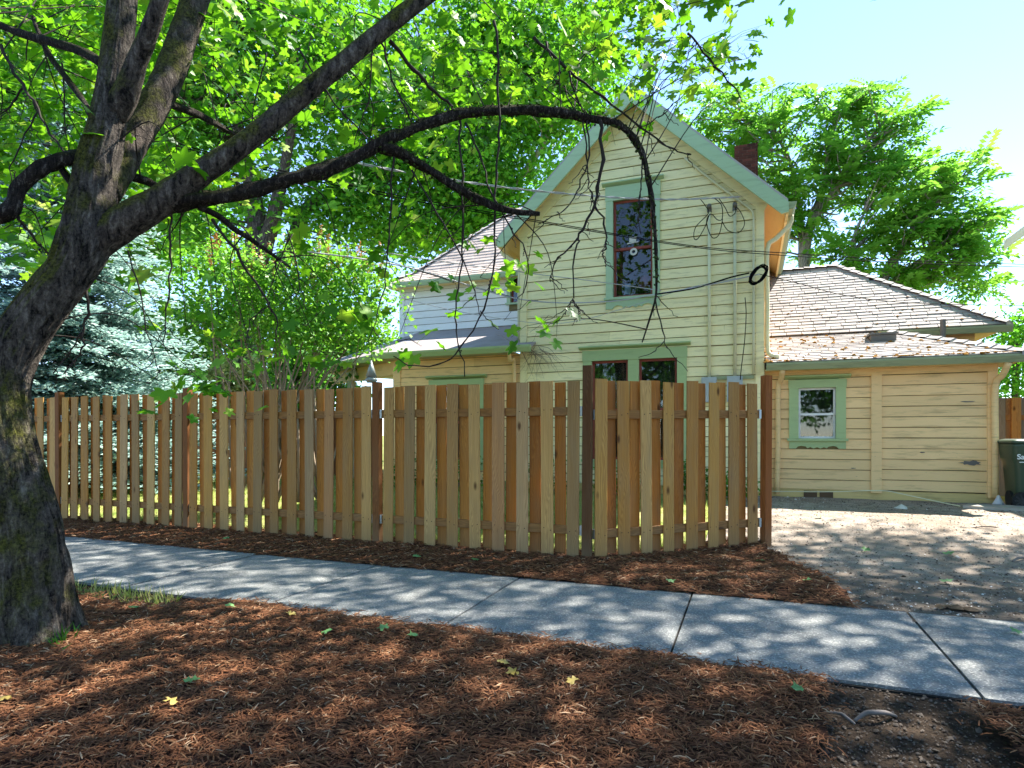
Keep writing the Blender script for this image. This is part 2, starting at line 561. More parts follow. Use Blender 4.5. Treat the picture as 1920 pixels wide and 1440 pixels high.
def scatter(T, TF, pos, rot, scale, rnd):
    T = np.asarray(T, float); TF = np.asarray(TF, int)
    N, k = len(pos), len(T)
    V = np.einsum('nij,kj->nki', rot, T) * scale[:, None, None] + pos[:, None, :]
    Fa = TF[None] + (np.arange(N) * k)[:, None, None]
    return V.reshape(-1, 3), Fa.reshape(-1, TF.shape[1]), np.repeat(rnd, k)
def join(parts):
    V, Fa, Rr, o = [], [], [], 0
    for v, f, r in parts:
        V.append(v); Fa.append(f + o); Rr.append(r); o += len(v)
    return np.concatenate(V), np.concatenate(Fa), np.concatenate(Rr)
def smooth_path(pts, n=6):
    P = [Vector(p) for p in pts]
    out = []
    for i in range(len(P) - 1):
        p0, p1, p2, p3 = P[max(i - 1, 0)], P[i], P[i + 1], P[min(i + 2, len(P) - 1)]
        for k in range(n):
            t = k / n
            out.append(0.5 * ((2 * p1) + (p2 - p0) * t + (2 * p0 - 5 * p1 + 4 * p2 - p3) * t * t + (3 * p1 - p0 - 3 * p2 + p3) * t ** 3))
    out.append(P[-1])
    return out
def interp(vals, n=6):
    out = []
    for i in range(len(vals) - 1):
        for k in range(n):
            out.append(vals[i] + (vals[i + 1] - vals[i]) * k / n)
    out.append(vals[-1])
    return out
def sstep(a, b, x):
    t = min(max((x - a) / (b - a), 0), 1)
    return t * t * (3 - 2 * t)
def ground_h(x, y):
    return 0.20 * sstep(6.6, 10.0, y)

# ================================================================== THE SETTING
SW0, SW1 = 3.60, 5.15           # sidewalk edges in Y
def axis_vals(a, b, near0, near1, step, far):
    v = [near0 + i * step for i in range(int((near1 - near0) / step) + 1)]
    x = near0
    left = []
    st = step
    while x > a:
        st *= far; x -= st; left.append(max(x, a))
    x = v[-1]; st = step
    right = []
    while x < b:
        st *= far; x += st; right.append(min(x, b))
    return left[::-1] + v + right
def sheet(name, xs, ys, zf, mat, keep=None, smooth=True, **tags):
    nx, ny = len(xs), len(ys)
    V = [(x, y, zf(x, y)) for y in ys for x in xs]
    Fa = []
    for j in range(ny - 1):
        for i in range(nx - 1):
            if keep and not keep((xs[i] + xs[i + 1]) / 2, (ys[j] + ys[j + 1]) / 2):
                continue
            Fa.append((j * nx + i, j * nx + i + 1, (j + 1) * nx + i + 1, (j + 1) * nx + i))
    me = bpy.data.meshes.new(name)
    me.from_pydata(V, [], Fa)
    if keep:
        import bmesh
        bm = bmesh.new(); bm.from_mesh(me)
        bmesh.ops.delete(bm, geom=[q for q in bm.verts if not q.link_faces], context='VERTS')
        bm.to_mesh(me); bm.free()
    return mkobj(name, me, mat, None, smooth, **tags)
sheet('ground', axis_vals(-400, 400, -14, 10, 0.5, 1.35), axis_vals(-120, 600, -2, 20, 0.5, 1.35),
      lambda x, y: ground_h(x, y) - 0.008 * (y < 5.3) - 0.35 * (-10 < y < -1.95) + (0.015 * mnoise.noise((x * 0.8, y * 0.8, 0)) if abs(x) < 30 and y < 40 else 0),
      'ground', kind='structure', label='lawn and bare soil around the yellow house')

def drive_left(y):
    if y < 5.3: return 0.72
    if y < 6.3: return 0.72 - 0.12 * (y - 5.3)
    if y < 7.6: return 0.55 - 0.40 * (y - 6.3)
    return -0.2
def mh(x, y, s=2.0):
    return mnoise.noise((x * s, y * s, 3.1))
sheet('driveway', np.arange(-0.6, 9.01, 0.12).tolist(), np.arange(SW1 - 0.25, 12.3, 0.12).tolist(),
      lambda x, y: ground_h(x, y) + 0.016 + 0.012 * mh(x, y, 2.2) + 0.006 * mh(x, y, 9), 'driveway',
      keep=lambda x, y: x > drive_left(y) - 0.25 and y < 11.74 + (x > 3.7) * 0.6, kind='structure', label='packed gravel and dirt driveway beside the house')

# sidewalk: joint bed with slabs on it
bed = MB().box(-22, 9, SW0 - 0.02, SW1 + 0.01, -0.10, 0.005).build('sidewalk', 'joint_dirt', kind='structure', label='grey concrete sidewalk crossing in front of the fence')
J0 = -0.43
for k in range(-15, 7):
    x0, x1 = J0 + 1.49 * k + 0.008, J0 + 1.49 * (k + 1) - 0.008
    nx, ny = 16, 16
    b_ = MB()
    dz = random.uniform(-0.004, 0.004); tx = random.uniform(-0.004, 0.004)
    vs = []
    for j in range(ny + 1):
        for i in range(nx + 1):
            fx, fy = i / nx, j / ny
            x = x0 + (x1 - x0) * fx; y = SW0 + (SW1 - SW0) * fy
            e = min(fx, 1 - fx, fy, 1 - fy)
            z = 0.03 + dz + tx * (fx - 0.5) - (0.010 if e == 0 else 0) + 0.004 * mh(x, y, 1.1)
            vs.append((x, y, z))
    fs = [(j * (nx + 1) + i, j * (nx + 1) + i + 1, (j + 1) * (nx + 1) + i + 1, (j + 1) * (nx + 1) + i) for j in range(ny) for i in range(nx)]
    b_.add(vs, fs)
    for (xa, ya, xb, yb) in ((x0, SW0, x1, SW0), (x1, SW0, x1, SW1), (x1, SW1, x0, SW1), (x0, SW1, x0, SW0)):
        b_.add([(xa, ya, -0.05), (xb, yb, -0.05), (xb, yb, 0.021 + dz), (xa, ya, 0.021 + dz)], [(0, 1, 2, 3)])
    b_.build('slab', 'concrete', bed, True)

# the street behind the photographer
simple('asphalt', '4a4a4b', 0.9, 0.3, 0, 0.15, 30)
sheet('road', np.arange(-60, 61, 4).tolist(), np.arange(-9.5, -1.9, 0.95).tolist(), lambda x, y: -0.10 + 0.01 * (y + 5.7) ** 2 * -0.1, 'asphalt', kind='structure', label='asphalt street')
MB().box(-60, 60, -2.05, -1.9, -0.2, 0.03).build('curb', 'concrete', None, kind='structure', label='concrete curb of the street')

# mulch beds
FY = 6.07                       # line of the long fence
def near_mulch(x, y):
    if y > 3.64 + 0.05 * mh(x, 0.3, 3.0) or y < -1.5: return False
    rb = 0.34 - (3.5 - y) * 0.10 + 0.10 * mh(1.7, y, 4)
    if x < rb and x > -12:
        return not (x < -3.9 and y > 3.18 + 0.08 * mh(x, 0, 3) and x > -6.5 and y > 3.2)
    return x > 0.98 + 0.1 * mh(0.2, y, 4) and x < 9 and y < 3.40 + 0.04 * mh(x, 0, 4) - 0.12 * (x - 1) * (x < 1.6)
def far_mulch(x, y):
    if y < SW1 - 0.05 + 0.05 * mh(x, 5.0, 3): return False
    if x < -1.3:
        return x > -14 and y < FY + 0.28
    return x < drive_left(y) + 0.07 * mh(1, y, 4) and y < 7.7 and y < FY + 0.35 + (x + 1.54) * 0.83
def near_z(x, y):
    e = sstep(0.0, 0.35, 3.66 - y)
    return 0.02 + 0.05 * e + 0.05 * mh(x, y, 0.9) * e + 0.016 * mh(x, y, 4.5) + 0.01 * mh(x, y, 13)
def far_z(x, y):
    e = sstep(0.0, 0.45, y - SW1 + 0.05)
    return ground_h(x, y) + 0.030 + 0.025 * e + 0.03 * mh(x, y, 1.4) * e + 0.014 * mh(x, y, 5) + 0.009 * mh(x, y, 13)
sheet('mulch_bed', np.arange(-9.0, 5.0, 0.06).tolist(), np.arange(-0.6, 3.76, 0.06).tolist(), near_z, 'mulch_bed', keep=near_mulch,
      kind='structure', label='bark mulch bed between street and sidewalk')
sheet('mulch_bed', np.arange(-13.5, 0.95, 0.06).tolist(), np.arange(SW1 - 0.1, 7.7, 0.06).tolist(), far_z, 'mulch_bed', keep=far_mulch,
      kind='structure', label='bark mulch strip along the foot of the picket fence')
def chips(name, label, zone, zf, box, dens, seed, smin=0.018, smax=0.065):
    rg = np.random.default_rng(seed)
    x0, x1, y0, y1 = box
    N = int((x1 - x0) * (y1 - y0) * dens)
    P = np.column_stack([rg.uniform(x0, x1, N), rg.uniform(y0, y1, N)])
    jit = rg.normal(0, 0.05, (N, 2))
    ok = np.array([zone(a + c, b + d) for (a, b), (c, d) in zip(P, jit)])
    P = P[ok]; N = len(P)
    u, v, dep = project(np.column_stack([P, np.full(N, 0.05)]))
    vis = (dep > 0.5) & (u > -150) & (u < 2070) & (v < 1560)
    P = P[vis]; N = len(P)
    Z = np.array([zf(a, b) for a, b in P]) + rg.uniform(0.0, 0.014, N)
    pos = np.column_stack([P, Z])
    T = [(-0.5, -0.04, 0), (-0.5, 0.03, 0.02), (-0.45, 0, 0.06), (0.06, -0.065, 0.05), (0.05, 0.06, 0.06), (0.0, 0, 0.13), (0.5, -0.025, 0.0), (0.52, 0.025, 0.02), (0.46, 0, 0.05)]
    TF = [(0, 3, 5, 2), (2, 5, 4, 1), (3, 6, 8, 5), (5, 8, 7, 4)]
    nrm = np.column_stack([rg.normal(0, 0.33, N), rg.normal(0, 0.33, N), np.ones(N)])
    V, Fa, rr = scatter(T, TF, pos, frames(nrm, rg.uniform(0, 6.28, N)), rg.uniform(smin, smax, N), np.clip(rg.normal(0.45, 0.30, N), 0, 1))
    return mkobj(name, raw_mesh(name, V, Fa, rr), 'mulch_chip', None, False, kind='stuff', label=label, category='mulch')
chips('mulch_shreds', 'reddish brown shredded bark on the bed beside the street', near_mulch, near_z, (-8, 2.6, 0.9, 3.76), 6400, 11, 0.009, 0.058)
chips('mulch_shreds', 'reddish brown shredded bark banked against the fence', far_mulch, far_z, (-13.5, 0.95, SW1 - 0.1, 7.7), 2700, 12, 0.014, 0.07)
# loose stones on the driveway and the soil patch
rg = np.random.default_rng(5)
N = 24000
P = np.column_stack([rg.uniform(-0.4, 5.5, N), 5.1 + rg.random(N) ** 1.4 * 7.0])
ok = np.array([a > drive_left(b) - 0.15 + 0.1 * mh(a, b, 3) and b < 11.6 and not far_mulch(a, b) and b > SW1 + 0.03 for a, b in P])
P = P[ok]
Z = np.array([ground_h(a, b) + 0.02 + 0.012 * mh(a, b, 2.2) for a, b in P])
T = [(-0.5, -0.35, 0), (0.45, -0.42, 0), (0.52, 0.36, 0), (-0.42, 0.45, 0), (-0.1, 0.02, 0.42), (0.22, 0.05, 0.36)]
TF = [(0, 1, 4), (1, 5, 4), (1, 2, 5), (2, 3, 5), (3, 4, 5), (3, 0, 4)]
V, Fa, rr = scatter(T, TF, np.column_stack([P, Z]), frames(np.column_stack([rg.normal(0, .2, len(P)), rg.normal(0, .2, len(P)), np.ones(len(P))]), rg.uniform(0, 6.28, len(P))),
                    rg.gamma(1.3, 0.0042, len(P)) + 0.0035, rg.random(len(P)) ** 1.5)
mkobj('gravel', raw_mesh('gravel', V, Fa, rr), 'gravel', None, False, kind='stuff', label='loose stones and bits scattered over the driveway', category='gravel')
N = 7000
P = np.column_stack([rg.uniform(0.1, 2.2, N), rg.uniform(2.3, 3.62, N)])
ok = np.array([not near_mulch(a, b) for a, b in P]); P = P[ok]
V, Fa, rr = scatter(T, TF, np.column_stack([P, np.full(len(P), 0.0)]), frames(np.column_stack([rg.normal(0, .3, len(P)), rg.normal(0, .3, len(P)), np.ones(len(P))]), rg.uniform(0, 6.28, len(P))),
                    rg.gamma(1.4, 0.0032, len(P)) + 0.004, rg.random(len(P)) * 0.35)
mkobj('soil_clods', raw_mesh('soil_clods', V, Fa, rr), 'gravel', None, False, kind='stuff', label='dark crumbly soil at the sidewalk edge', category='soil')
# lawn blades behind the fence and a tuft of grass by the maple
N = 42000
P = np.column_stack([rg.uniform(-16, -0.3, N), rg.uniform(6.45, 14.0, N)])
ok = np.array([mh(a, b, 0.9) > -0.28 and not (b < 7.9 and a > -1.6 + (b - 6.1)) for a, b in P]); P = P[ok]
Pt = np.column_stack([rg.uniform(-5.6, -4.15, 420), rg.uniform(3.28, 3.58, 420)]); P = np.concatenate([P, Pt])
Z = np.array([ground_h(a, b) - 0.01 for a, b in P])
T = [(-0.05, 0, 0), (0.05, 0, 0), (0.02, 0.25, 1.0)]
V, Fa, rr = scatter(T, [(0, 1, 2)], np.column_stack([P, Z]), frames(np.column_stack([rg.normal(0, .35, len(P)), rg.normal(0, .35, len(P)), np.ones(len(P))]), rg.uniform(0, 6.28, len(P))),
                    rg.uniform(0.05, 0.13, len(P)), rg.random(len(P)))
mkobj('grass', raw_mesh('grass', V, Fa, rr), 'grass_blade', None, False, kind='stuff', label='sunlit dry lawn grass behind the picket fence', category='grass')
#SPLIT-HOUSE
# ================================================================== THE YELLOW HOUSE
Y0, XL, XR = 11.6, -4.30, 0.23
XC, PITCH, ZA, XH, YR = -2.035, 0.95, 7.78, 2.64, 11.28
EXPO = 0.182
house = thing('house', 'old yellow clapboard house with green trim and a steep gable', 'house', ((XL + XR) / 2, 13.0, 0.2))

def holes_cut(a, b, ops, z0, z1):
    iv = [(a, b)]
    for (p, q, r, s) in ops:
        if z1 <= r + 1e-4 or z0 >= s - 1e-4:
            continue
        nv = []
        for (c, d) in iv:
            if q <= c or p >= d:
                nv.append((c, d)); continue
            if p > c: nv.append((c, p))
            if q < d: nv.append((q, d))
        iv = nv
    return [t for t in iv if t[1] - t[0] > 0.01]
def clad_wall(name, mat, Y, z0, z1, xlim, ops, e=EXPO, holes=None, maxlen=2.6, seed=1, label=None):
    """backing sheet with openings; every clapboard is a piece under it"""
    rg_ = random.Random(seed)
    zs = [z0]
    while zs[-1] + e < z1: zs.append(zs[-1] + e)
    zs.append(z1)
    cuts = sorted(set([round(t, 4) for t in zs] + [round(t, 4) for o in (holes or ops) for t in o[2:4] if z0 < t < z1]))
    mb = MB()
    for a, b in zip(cuts[:-1], cuts[1:]):
        la, lb = xlim(a), xlim(b)
        for (c, d) in holes_cut(la[0], la[1], holes or ops, a, b):
            ct = lb[0] if c == la[0] else c
            dt = lb[1] if d == la[1] else d
            if dt > ct:
                mb.add([(c, Y, a), (d, Y, a), (dt, Y, b), (ct, Y, b)], [(0, 1, 2, 3)])
    wall = mb.build(name, 'dirty_groove', house)
    if label: wall['label'] = label
    for i, (a, b) in enumerate(zip(zs[:-1], zs[1:])):
        la, lb = xlim(a), xlim(b)
        for (c, d) in holes_cut(la[0], la[1], ops, a + 0.03, b - 0.03):
            cut = [c]
            while d - cut[-1] > maxlen:
                cut.append(cut[-1] + rg_.uniform(1.4, maxlen - 0.5))
            cut.append(d)
            for (p, q) in zip(cut[:-1], cut[1:]):
                pt = lb[0] if p == la[0] else p + (0.003 if p != c else 0)
                qt = lb[1] if q == la[1] else q - (0.002 if q != d else 0)
                if qt - pt < 0.03: continue
                t = b - 0.013 + rg_.uniform(-0.002, 0.002)
                bt = a + rg_.uniform(-0.003, 0.003)
                k = rg_.uniform(0.020, 0.027)
                nseg = max(1, int((q - p) / 0.35))
                bm_ = MB(); vs = []
                for s_ in range(nseg + 1):
                    g = s_ / nseg
                    xb, xt = p + (q - p) * g, pt + (qt - pt) * g
                    w1, w2 = rg_.uniform(-0.0022, 0.0022), rg_.uniform(-0.0022, 0.0022)
                    vs += [(xb, Y, bt + w1), (xb, Y - k + w2, bt + w1), (xb, Y - k + 0.002 + w2, bt + 0.02 + w1), (xt, Y - 0.007 + w2 * .5, t), (xt, Y, t)]
                fs = []
                for s_ in range(nseg):
                    o = s_ * 5
                    for j in range(4):
                        fs.append((o + j, o + j + 1, o + 5 + j + 1, o + 5 + j)[::-1])
                fs += [(0, 1, 2, 3, 4), tuple(nseg * 5 + j for j in (4, 3, 2, 1, 0))]
                bm_.add(vs, fs)
                bm_.build('clapboard', mat, wall)
    return wall
def hpart(name, mat, mb, **kw):
    return mb.build(name, mat, house, **kw)

def window(Y, op, trim, tmat, smat, panes=1, mull=0.12, header=0.2, hood=0.05, cas=0.11, apron=0.16, scallop=True, label=None, rail=0.5, deep=1.1, curtain=None, sash_w=0.045):
    x0, x1, z0, z1 = op
    win = MB().add([(x0, Y, z0), (x1, Y, z0), (x1, Y, z1), (x0, Y, z1), (x0, Y + .09, z0), (x1, Y + .09, z0), (x1, Y + .09, z1), (x0, Y + .09, z1)],
             [(0, 1, 5, 4), (1, 2, 6, 5), (2, 3, 7, 6), (3, 0, 4, 7)]).build('window', tmat, house)
    for xa, xb in ((x0 - cas, x0), (x1, x1 + cas)):
        MB().box(xa, xb, Y - 0.045, Y + 0.02, z0, z1).build('casing', tmat, win)
    if label: win['label'] = label
    h = MB().box(x0 - cas - 0.01, x1 + cas + 0.01, Y - 0.052, Y + 0.02, z1, z1 + header)
    h.build('header', tmat, win)
    hd = MB().extr([(x0 - cas - 0.07, Y + 0.01, z1 + header + 0.003), (x0 - cas - 0.07, Y - 0.12, z1 + header + hood), (x0 - cas - 0.07, Y - 0.12, z1 + header + hood + 0.02), (x0 - cas - 0.07, Y + 0.01, z1 + header + hood + 0.05)], (x1 - x0 + 2 * cas + 0.14, 0, 0))
    hd.build('drip_cap', tmat, win)
    MB().box(x0 - cas - 0.03, x1 + cas + 0.03, Y - 0.085, Y + 0.06, z0 - 0.045, z0 - 0.002).build('sill', tmat, win)
    if apron:
        xa, xb, zt = x0 - cas, x1 + cas, z0 - 0.047
        pts = [(xa, zt), (xa, zt - apron)]
        wd = xb - xa
        if scallop:
            for f_, g in ((0.12, 1.0), (0.16, 0.72), (0.22, 0.62), (0.30, 0.72), (0.33, 0.95), (0.38, 0.78), (0.44, 0.98), (0.50, 0.80), (0.56, 0.98), (0.62, 0.78), (0.67, 0.95), (0.70, 0.72), (0.78, 0.62), (0.84, 0.72), (0.88, 1.0)):
                pts.append((xa + wd * f_, zt - apron * g))
        pts += [(xb, zt - apron), (xb, zt)]
        MB().extr([(p, Y - 0.042, q) for p, q in pts], (0, 0.03, 0)).build('apron', tmat, win)
    wpan = (x1 - x0 - mull * (panes - 1)) / panes
    for k in range(panes):
        a = x0 + k * (wpan + mull); b = a + wpan
        if k:
            MB().box(a - mull, a, Y - 0.04, Y + 0.06, z0, z1).build('mullion', tmat, win)
        zm = z0 + (z1 - z0) * rail
        for (za, zb, yy) in ((z0, zm + 0.02, Y + 0.055), (zm - 0.02, z1, Y + 0.03)):
            s_ = MB()
            W = sash_w
            s_.box(a, a + W, yy, yy + 0.03, za, zb).box(b - W, b, yy, yy + 0.03, za, zb)
            s_.box(a + W, b - W, yy, yy + 0.03, za, za + W).box(a + W, b - W, yy, yy + 0.03, zb - W, zb)
            s_.build('sash', smat, win)
            MB().add([(a + W, yy + 0.012, za + W), (b - W, yy + 0.012, za + W), (b - W, yy + 0.012, zb - W), (a + W, yy + 0.012, zb - W)], [(0, 1, 2, 3)]).build('pane', 'glass', win)
            if curtain:
                cb = MB(); n_ = 14
                for q in range(n_):
                    xa, xb = a + W * .5 + (b - a - W) * q / n_, a + W * .5 + (b - a - W) * (q + 1) / n_
                    ya, yb = Y + 0.12 + 0.015 * (q % 2), Y + 0.12 + 0.015 * ((q + 1) % 2)
                    cb.add([(xa, ya, za), (xb, yb, za), (xb, yb, zb), (xa, ya, zb)], [(0, 1, 2, 3)])
                cb.build('curtain', curtain, win)
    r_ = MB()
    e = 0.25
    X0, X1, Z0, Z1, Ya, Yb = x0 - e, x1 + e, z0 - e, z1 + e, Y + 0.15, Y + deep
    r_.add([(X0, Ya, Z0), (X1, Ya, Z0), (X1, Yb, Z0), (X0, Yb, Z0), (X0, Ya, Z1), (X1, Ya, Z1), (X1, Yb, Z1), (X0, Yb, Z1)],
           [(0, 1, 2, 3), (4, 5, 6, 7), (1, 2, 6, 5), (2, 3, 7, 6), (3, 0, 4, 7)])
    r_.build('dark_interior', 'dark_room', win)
    return win

# openings on the gable wall
gu = (xy(1150, Y0), xy(1224, Y0), zy(1187, 556, Y0), zy(1187, 373, Y0))
gl_ = (xy(1110, Y0), xy(1270, Y0), zy(1190, 862, Y0), zy(1190, 674, Y0))
pl = (xy(816, Y0), xy(898, Y0), zy(857, 862, Y0), zy(857, 722, Y0))
def grow(o, m): return (o[0] - m, o[1] + m, o[2] - m, o[3] + m)
ZW = ZA - 0.17
def glim(z):
    half = min(2.265, max((ZW - z) / PITCH, 0.0))
    return (XC - half, XC + half)
clad_wall('gable_wall', 'cream_paint', Y0, 0.36, ZW - 0.05, glim, [grow(gu, 0.05), grow(gl_, 0.05)], holes=[gu, gl_], seed=3, label='cream gable wall of lapped boards')
window(Y0, gu, None, 'teal_trim', 'red_sash', 1, header=0.27, cas=0.135, apron=0.17, label='tall upper window with rust red sashes')
window(Y0, gl_, None, 'green_trim', 'red_sash', 2, header=0.20, cas=0.17, apron=0.16, mull=0.20, curtain='lace', label='paired lower window with dark lace')
# corner boards, frieze, base
for xa, xb in ((XL - 0.012, XL + 0.13), (XR - 0.13, XR + 0.012)):
    hpart('corner_board', 'cream_paint', MB().box(xa, xb, Y0 - 0.040, Y0 + 0.06, 0.3, ZW - 2.2 * PITCH - 0.02))
for s_ in (-1, 1):
    q = [(XC, ZW + 0.02), (XC + s_ * 2.36, ZW + 0.02 - 2.36 * PITCH), (XC + s_ * 2.26, ZW - 0.28 - 2.26 * PITCH), (XC, ZW - 0.30)]
    hpart('frieze_board', 'cream_paint', MB().extr([(x, Y0 - 0.045, z) for x, z in q], (0, 0.028, 0)))
    q = [(XC, ZW + 0.03), (XC + s_ * 2.40, ZW + 0.03 - 2.40 * PITCH), (XC + s_ * 2.40, ZW - 0.03 - 2.40 * PITCH), (XC, ZW - 0.03)]
    hpart('crown_moulding', 'soffit_paint', MB().extr([(x, Y0 - 0.09, z) for x, z in q], (0, 0.043, 0)))
    # roof plane with soffit below and fascia on the rake
    e1 = XC + s_ * XH
    zt = lambda x: ZA - abs(x - XC) * PITCH
    roof = hpart('roof', 'shingle_grey', MB().slab([(XC, YR, ZA), (e1, YR, zt(e1)), (e1, 18.6, zt(e1)), (XC, 18.6, ZA)][::s_], 0.045))
    hpart('soffit', 'soffit_paint', MB().slab([(XC, YR + 0.035, ZA - 0.10), (e1 - s_ * 0.02, YR + 0.035, zt(e1 - s_ * .02) - 0.10), (e1 - s_ * 0.02, 18.5, zt(e1 - s_ * .02) - 0.10), (XC, 18.5, ZA - 0.10)][::s_], 0.05))
    q = [(XC, ZA - 0.048), (e1 + s_ * 0.012, zt(e1) - 0.06), (e1 + s_ * 0.012, zt(e1) - 0.22), (e1 - s_ * 0.10, zt(e1) - 0.24), (XC, ZA - 0.36)]
    hpart('rake_fascia', 'teal_trim', MB().extr([(x, YR - 0.012, z) for x, z in q], (0, 0.045, 0)))
    gx = e1 + s_ * 0.015
    zg = zt(e1) - 0.05
    gp = [(gx, zg), (gx, zg - 0.12), (gx + s_ * 0.07, zg - 0.12), (gx + s_ * 0.12, zg - 0.02), (gx + s_ * 0.12, zg)]
    hpart('gutter', 'gutter_paint', MB().extr([(x, YR + 0.02, z) for x, z in gp], (0, 6.4, 0)))
    hpart('eave_fascia', 'soffit_paint', MB().box(min(e1 - s_ * 0.03, e1 + s_ * 0.01), max(e1 - s_ * 0.03, e1 + s_ * 0.01), YR + 0.04, 18.4, zt(e1) - 0.24, zt(e1) - 0.05))
hpart('side_wall', 'warm_bounce_paint', MB().add([(XR, Y0, 0.2), (XR, 18.3, 0.2), (XR, 18.3, 5.45), (XR, Y0, 5.45)], [(0, 1, 2, 3)]))
hpart('side_wall', 'cream_paint', MB().add([(XL, 18.3, 0.2), (XL, Y0, 0.2), (XL, Y0, 5.45), (XL, 18.3, 5.45)], [(0, 1, 2, 3)]))
hpart('foundation', 'foundation', MB().box(XL + 0.02, XR - 0.005, Y0 + 0.01, Y0 + 0.2, 0.0, 0.36))

# chimney
cx0, cx1 = xy(1377, 16.0), xy(1421, 16.0)
chz = zy(1398, 270, 16.0)
ch = hpart('chimney', 'mortar', MB().box(cx0 + 0.012, cx1 - 0.012, 16.012, 16.588, 5.3, chz - 0.012))
bme = MB().box(-0.5, 0.5, -0.5, 0.5, -0.5, 0.5).mesh('brick')
bh = 0.072
for k in range(26):
    z = chz - bh / 2 - k * bh
    W, D = cx1 - cx0, 0.6
    odd = k % 2
    fl = (k < 2) * 0.0
    for side in range(4):
        L = W if side % 2 == 0 else D
        ox = 0.1 if odd else 0.0
        n_ = 3
        cuts = [0, L * (0.36 if odd else 0.18) , L * (0.72 if odd else 0.54), L * (1.0 if odd else 0.9)] + ([] if odd else [L])
        for a, b in zip(cuts[:-1], cuts[1:]):
            o = bpy.data.objects.new('brick', bme)
            COL.objects.link(o)
            o.parent = ch
            m_ = (a + b) / 2
            g = 0.05
            if side == 0: o.location = (cx0 + m_, 16.0 + g / 2 - 0.0, z); o.scale = (b - a - 0.012, g, bh - 0.012)
            if side == 2: o.location = (cx0 + m_, 16.6 - g / 2, z); o.scale = (b - a - 0.012, g, bh - 0.012)
            if side == 1: o.location = (cx1 - g / 2 + 0.001, 16.0 + m_, z); o.scale = (g, b - a - 0.012, bh - 0.012)
            if side == 3: o.location = (cx0 + g / 2 - 0.001, 16.0 + m_, z); o.scale = (g, b - a - 0.012, bh - 0.012)
bme.materials.append(MATS['chimney_brick'])

# ---------------------------------------------------------------- rear wing and low front room on the driveway side
YS, YE, XS1 = 11.75, 11.38, 3.62
ZE = 2.53
sw_ = (xy(1497, YS), xy(1567, YS), zy(1532, 822, YS), zy(1532, 727, YS))
bat0, bat1 = xy(1634, YS), xy(1651, YS)
slim = lambda z: (XR + 0.01, bat0)
slim2 = lambda z: (bat1, XS1)
clad_wall('room_wall', 'warm_bounce_paint', YS, 0.36, 2.40, slim, [grow(sw_, 0.05)], e=0.1745, holes=[sw_], seed=8)
clad_wall('room_wall', 'warm_bounce_paint', YS, 0.38, 2.40, slim2, [], e=0.1745, seed=9)
hpart('batten', 'warm_bounce_paint', MB().box(bat0 - 0.01, bat1 + 0.01, YS - 0.05, YS + 0.02, 0.33, 2.33))
hpart('corner_board', 'warm_bounce_paint', MB().box(XS1 - 0.12, XS1 + 0.015, YS - 0.045, YS + 0.05, 0.3, 2.40))
hpart('frieze_board', 'warm_bounce_paint', MB().box(XR + 0.02, XS1, YS - 0.052, YS + 0.02, 2.30, 2.42))
hpart('foundation', 'foundation', MB().box(XR + 0.02, XS1 - 0.01, YS + 0.004, YS + 0.2, 0.0, 0.36))
va, vb = xy(1507, YS), xy(1562, YS)
for a, b in ((va, (va + vb) / 2 - 0.02), ((va + vb) / 2 + 0.02, vb)):
    hpart('vent', 'brown_box', MB().box(a, b, YS - 0.012, YS + 0.01, 0.21, 0.33))
hpart('side_wall', 'warm_bounce_paint', MB().add([(XS1, YS, 0.1), (XS1, 14.2, 0.1), (XS1, 14.2, 2.6), (XS1, YS, 2.6)], [(0, 1, 2, 3)]))
window(YS, sw_, None, 'green_trim', 'white_vinyl', 1, header=0.14, cas=0.15, apron=0.13, label='small white sash window in wide green trim', rail=0.48, curtain='curtain_dark', sash_w=0.035)
hpart('soffit', 'soffit_paint', MB().slab([(XR + 0.02, YE + 0.06, 2.425), (3.83, YE + 0.06, 2.425), (3.83, YS + 0.05, 2.425), (XR + 0.02, YS + 0.05, 2.425)], 0.02))
hpart('soffit', 'soffit_paint', MB().slab([(XS1 + 0.002, YS + 0.06, 2.425), (3.83, YS + 0.06, 2.425), (3.83, 14.0, 2.425), (XS1 + 0.002, 14.0, 2.425)], 0.02))
def gut(y, x0, x1, z, mat='gutter_paint', h=0.12):
    q = [(y, z), (y, z - h), (y - 0.06, z - h), (y - 0.11, z - 0.03), (y - 0.11, z)]
    return hpart('gutter', mat, MB().extr([(x0, a, b) for a, b in q], (x1 - x0, 0, 0)))
gut(YE + 0.05, XR + 0.04, 3.93, ZE - 0.01)
Yb, ZB, XCR, YRG, XRG, ZRG = 13.6, 3.31, 4.37, 16.06, 1.91, 5.22
roofR = hpart('roof', 'roof_joint', MB().slab([(XR, Yb, ZB), (XCR, Yb, ZB), (XRG, YRG, ZRG), (XR, YRG, ZRG)], 0.06).slab([(XCR, Yb, ZB), (XCR, 18.5, ZB), (XRG, YRG, ZRG)], 0.06).slab([(XCR, 18.5, ZB), (XR, 18.5, ZB), (XR, YRG, ZRG), (XRG, YRG, ZRG)], 0.06))
TX, TY, TZ = 2.48, 13.66, 3.285
roofS = hpart('roof', 'roof_joint', MB().slab([(XR + 0.02, YE, ZE), (3.88, YE, ZE), (TX, TY, TZ), (XR + 0.02, TY, TZ)], 0.05).slab([(3.88, YE, ZE), (3.88, 14.0, ZE), (TX, 14.0, TZ), (TX, TY, TZ)], 0.05))
gut(Yb + 0.04, 2.3, XCR + 0.06, ZB - 0.02)
hpart('wing_wall', 'warm_bounce_paint', MB().box(XR, 3.98, 13.98, 18.2, 0.1, 3.24))
